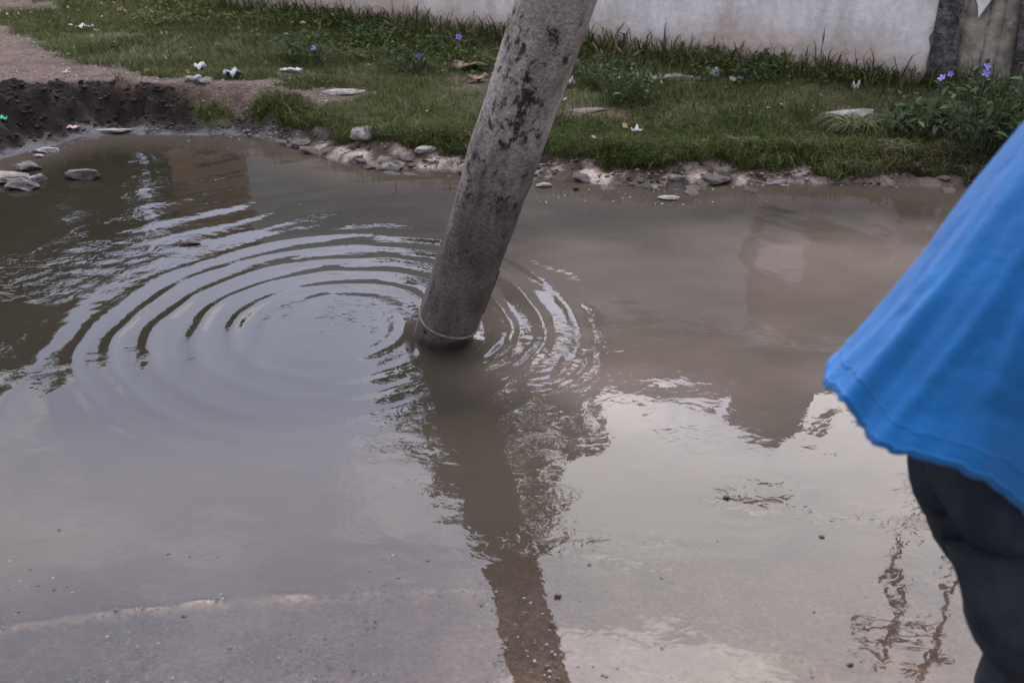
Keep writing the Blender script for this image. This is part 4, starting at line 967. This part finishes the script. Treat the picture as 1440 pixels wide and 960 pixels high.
# face
fdir = np.array([.80, 0, -.40]); fdir /= np.linalg.norm(fdir)
def blob(name, c, r, m_, sc=(1, 1, 1)):
    bm = bmesh.new(); bmesh.ops.create_uvsphere(bm, u_segments=14, v_segments=9, radius=r)
    for v_ in bm.verts: v_.co = Vector((v_.co.x * sc[0], v_.co.y * sc[1], v_.co.z * sc[2]))
    o = link(name, bm_mesh(name, bm, True), m_, person); o.location = Vector(c) - px0; return o
hc = head + A_ * .03
blob('nose', hc + fdir * .092, .016, M_skin, (1.2, .8, 1.3)); blob('mouth', hc + fdir * .082 - A_ * .045, .018, M_pinkscrap, (.5, 1.2, .4))
for s in (-1, 1):
    blob('eye', hc + fdir * .082 + Yv * s * .032 + A_ * .03, .011, M_white); blob('ear', hc + Yv * s * .086 - fdir * .01, .03, M_skin, (.7, .3, 1.1))
hb = bmesh.new(); bmesh.ops.create_uvsphere(hb, u_segments=24, v_segments=14, radius=.108)
for v_ in list(hb.verts):
    if v_.co.dot(Vector(fdir)) > .055 or v_.co.dot(Vector(A_)) < -.045: hb.verts.remove(v_)
    else: v_.co *= 1 + .05 * random.random()
o = link('hair', bm_mesh('hair', hb, True), M_hair, person); o.location = Vector(head + A_ * .05) - px0
# shirt: rings from hem to collar along the bent back
back0 = np.array([.374, PY, .975]); ns, na = 70, 160
S, PH = np.meshgrid(np.linspace(0, .61, ns), np.arange(na) * 2 * math.pi / na, indexing='ij')
wS = .245 - .045 * smooth(0, .5, S); shr = 1 - .62 * smooth(.50, .61, S); yS = (.125 + .03 * smooth(0, .35, S) + .055 * smooth(.36, .5, S)) * (1 - .60 * smooth(.52, .61, S))
grow = smooth(.54, .02, S)
fold = grow * (.010 * np.sin(PH * 3 + 1.0 + S * 1.2) + .006 * np.sin(PH * 6 + .4 - S * 1.6 + .8 * np.sin(PH * 2)))
conv = np.clip(1 - 1.5 * S, .2, 1)
for c_, w_, a_ in ((3.02, .10, .010), (3.36, .07, .010), (3.58, .08, -.008), (3.86, .06, .011), (4.08, .07, -.007), (4.30, .045, .010), (4.86, .05, -.006), (5.15, .09, .010), (5.6, .08, -.01), (6.0, .1, .01), (.5, .12, .012), (1.1, .08, -.01), (1.7, .1, .012), (2.3, .09, .011)):
    pc_ = 3.2 + (c_ - 3.2) * conv if c_ > 2.5 else c_
    fold = fold + .55 * grow * a_ * np.exp(-((PH - pc_ + .035 * np.sin(S * 11 + c_ * 7)) / (w_ * (.45 + .55 * conv))) ** 2)
fold = fold - .048 * np.exp(-((PH - 4.75 - .5 * S) / .42) ** 2) * smooth(.02, .16, S) * smooth(.55, .3, S)
fold = fold + .004 * fbm(PH * 3 + S * 2, S * 16, 701, 4) * grow
crz = np.abs(fbm(PH * 2.2 - S * 4, S * 5 + PH * .8, 733, 3)); fold = fold - .0028 * np.exp(-(crz / .04) ** 2) * smooth(.02, .12, S)
cb = np.cos(PH); cyy = np.sin(PH)
ex = np.sign(cb) * np.abs(cb) ** .85; ey = np.sign(cyy) * np.abs(cyy) ** .9
rad_b = wS * shr + fold; rad_y = yS + fold
Pt = back0[None, None] + S[..., None] * A_ + wS[..., None] * B_ + (rad_b * ex - .022 * smooth(.08, .4, S))[..., None] * B_ + (rad_y * ey)[..., None] * Yv
# hem edge: hangs a little lower at the sides
hang = smooth(.25, .0, S) * (.010 * np.abs(cyy) ** 2 - .055 * smooth(-.95, -.2, cb) - .06 * np.clip(cb, 0, 1) + .006 * np.sin(PH * 7) + .0014 * np.sin(PH * 31 + 2 * np.sin(PH * 3)) + .0015 * np.sin(PH * 53))
Pt = Pt - hang[..., None] * A_
shirt = link('shirt', np_mesh('shirt', (Pt - np.array(px0)).reshape(-1, 3), grid_faces(ns, na, True), True), M_shirt, person)
md = shirt.modifiers.new('thick', 'SOLIDIFY'); md.thickness = .003; md.offset = -1
hem = [tuple(Pt[1, i % na] - np.array(px0)) for i in range(na + 1)]
seam_ = [tuple(Pt[4, i % na] - np.array(px0)) for i in range(na + 1)]
link('hem_stitch', tubes_mesh('hem_stitch', [(seam_, .0013)], 5), M_shirt, shirt)
link('hem', tubes_mesh('hem', [(hem, .0020)], 6), M_shirt, shirt)
for s, k in ((-1, 'n'), (1, 'f')):
    a0, a1, a2 = J[k + 'sh'][0], J[k + 'upper'][0], J[k + 'elbow'][0]
    pts = [a0 + (a1 - a0) * f for f in np.linspace(-.5, 1, 8)] + [a1 + (a2 - a1) * f for f in np.linspace(.15, .8, 5)]
    link('sleeve', tubes_mesh('sleeve', [([p - np.array(px0) for p in pts], np.concatenate([np.linspace(.05, .088, 4), np.linspace(.088, .075, 9)]))], 24), M_shirt, person)
link('collar', tubes_mesh('collar', [([(neck - A_ * .01 + .075 * math.cos(a_) * B_ + .075 * math.sin(a_) * Yv) - np.array(px0) for a_ in np.linspace(0, 6.283, 30)], .014)], 8), M_shirt, person)
# trousers: one lofted leg each, joined at the seat
def leg_loft(kk, s):
    c = [(J[kk + 'hip'][0] + A_ * .12 - Yv * s * .05, .085), (J[kk + 'hip'][0] + np.array([-.03, 0, .01]) - Yv * s * .03, .118), (J[kk + 'hip'][0] * .75 + J[kk + 'knee'][0] * .25 - np.array([.015, 0, 0]), .120), (J[kk + 'thigh'][0], .105), (J[kk + 'hip'][0] * .2 + J[kk + 'knee'][0] * .8, .096), (J[kk + 'knee'][0], .094),
         (J[kk + 'calf'][0], .084), (J[kk + 'calf'][0] * .5 + J[kk + 'ankle'][0] * .5, .082), (J[kk + 'ankle'][0] + np.array([0, 0, -.02]), .08)]
    tt = np.linspace(0, len(c) - 1, 60); pts = []; rr_ = []
    for q in tt:
        i = min(int(q), len(c) - 2); f = q - i; f = f * f * (3 - 2 * f); pts.append(c[i][0] * (1 - f) + c[i + 1][0] * f - np.array(px0)); rr_.append(c[i][1] * (1 - f) + c[i + 1][1] * f)
    v_, f_ = tube_arrays(pts, rr_, 48)
    an = np.tile(np.arange(48) * 2 * math.pi / 48, 60); lv = np.repeat(tt, 48); cen = np.repeat(np.array(pts), 48, 0)
    w = 1 + .085 * fbm(an * 1.5 + lv * .8, lv * 1.7, 720 + s, 4) + .02 * np.sin(lv * 9 + np.sin(an) * 2) * smooth(4, 5, lv)
    return cen + (v_ - cen) * w[:, None], f_
V = []; F = []; off = 0
for s, kk in ((-1, 'n'), (1, 'f')):
    v_, f_ = leg_loft(kk, s); V.append(v_); F.append(f_ + off); off += len(v_)
v_, f_ = tube_arrays([hip + np.array([.0, q, -.01]) - np.array(px0) for q in np.linspace(-.16, .16, 15)], .125 * np.sqrt(np.clip(1 - np.linspace(-1, 1, 15) ** 4, .001, 1)), 48)
V.append(v_); F.append(f_ + off)
trs = link('trousers', np_mesh('trousers', np.concatenate(V), np.concatenate(F), True), M_trouser, person)
# pocket seam on the near side
hp = J['nhip'][0]; th_ = J['nthigh'][0]
seam = [(hp * (1 - f) + th_ * f) + np.array([-.055 + .07 * math.sin(f * 3.0), -.118 + .02 * f, .02]) - np.array(px0) for f in np.linspace(0, 1, 14)]
side = []
for f in np.linspace(0, 1, 30):
    c_ = J['nhip'][0] * (1 - f) + J['nknee'][0] * f
    side.append(c_ + np.array([-.03, -.112 + .018 * f, 0]) - np.array(px0))
link('side_seam', tubes_mesh('side_seam', [(side, .003)], 6), M_trouser, trs)
link('pocket_seam', tubes_mesh('pocket_seam', [(seam, .004)], 6), M_trouser, trs)
for s, kk in ((-1, 'n'), (1, 'f')):
    a0 = J[kk + 'ankle'][0]
    bm = bmesh.new(); bmesh.ops.create_uvsphere(bm, u_segments=20, v_segments=12, radius=1)
    for v_ in bm.verts:
        x_ = v_.co.x; v_.co = Vector((x_ * .145 + .06, v_.co.y * (.05 + .008 * x_), max(v_.co.z, -.55) * (.07 - .025 * max(x_, 0))))
    o = link('boot', bm_mesh('boot', bm, True), M_boot, person); o.location = Vector(a0) - px0 + Vector((0, 0, -.055))
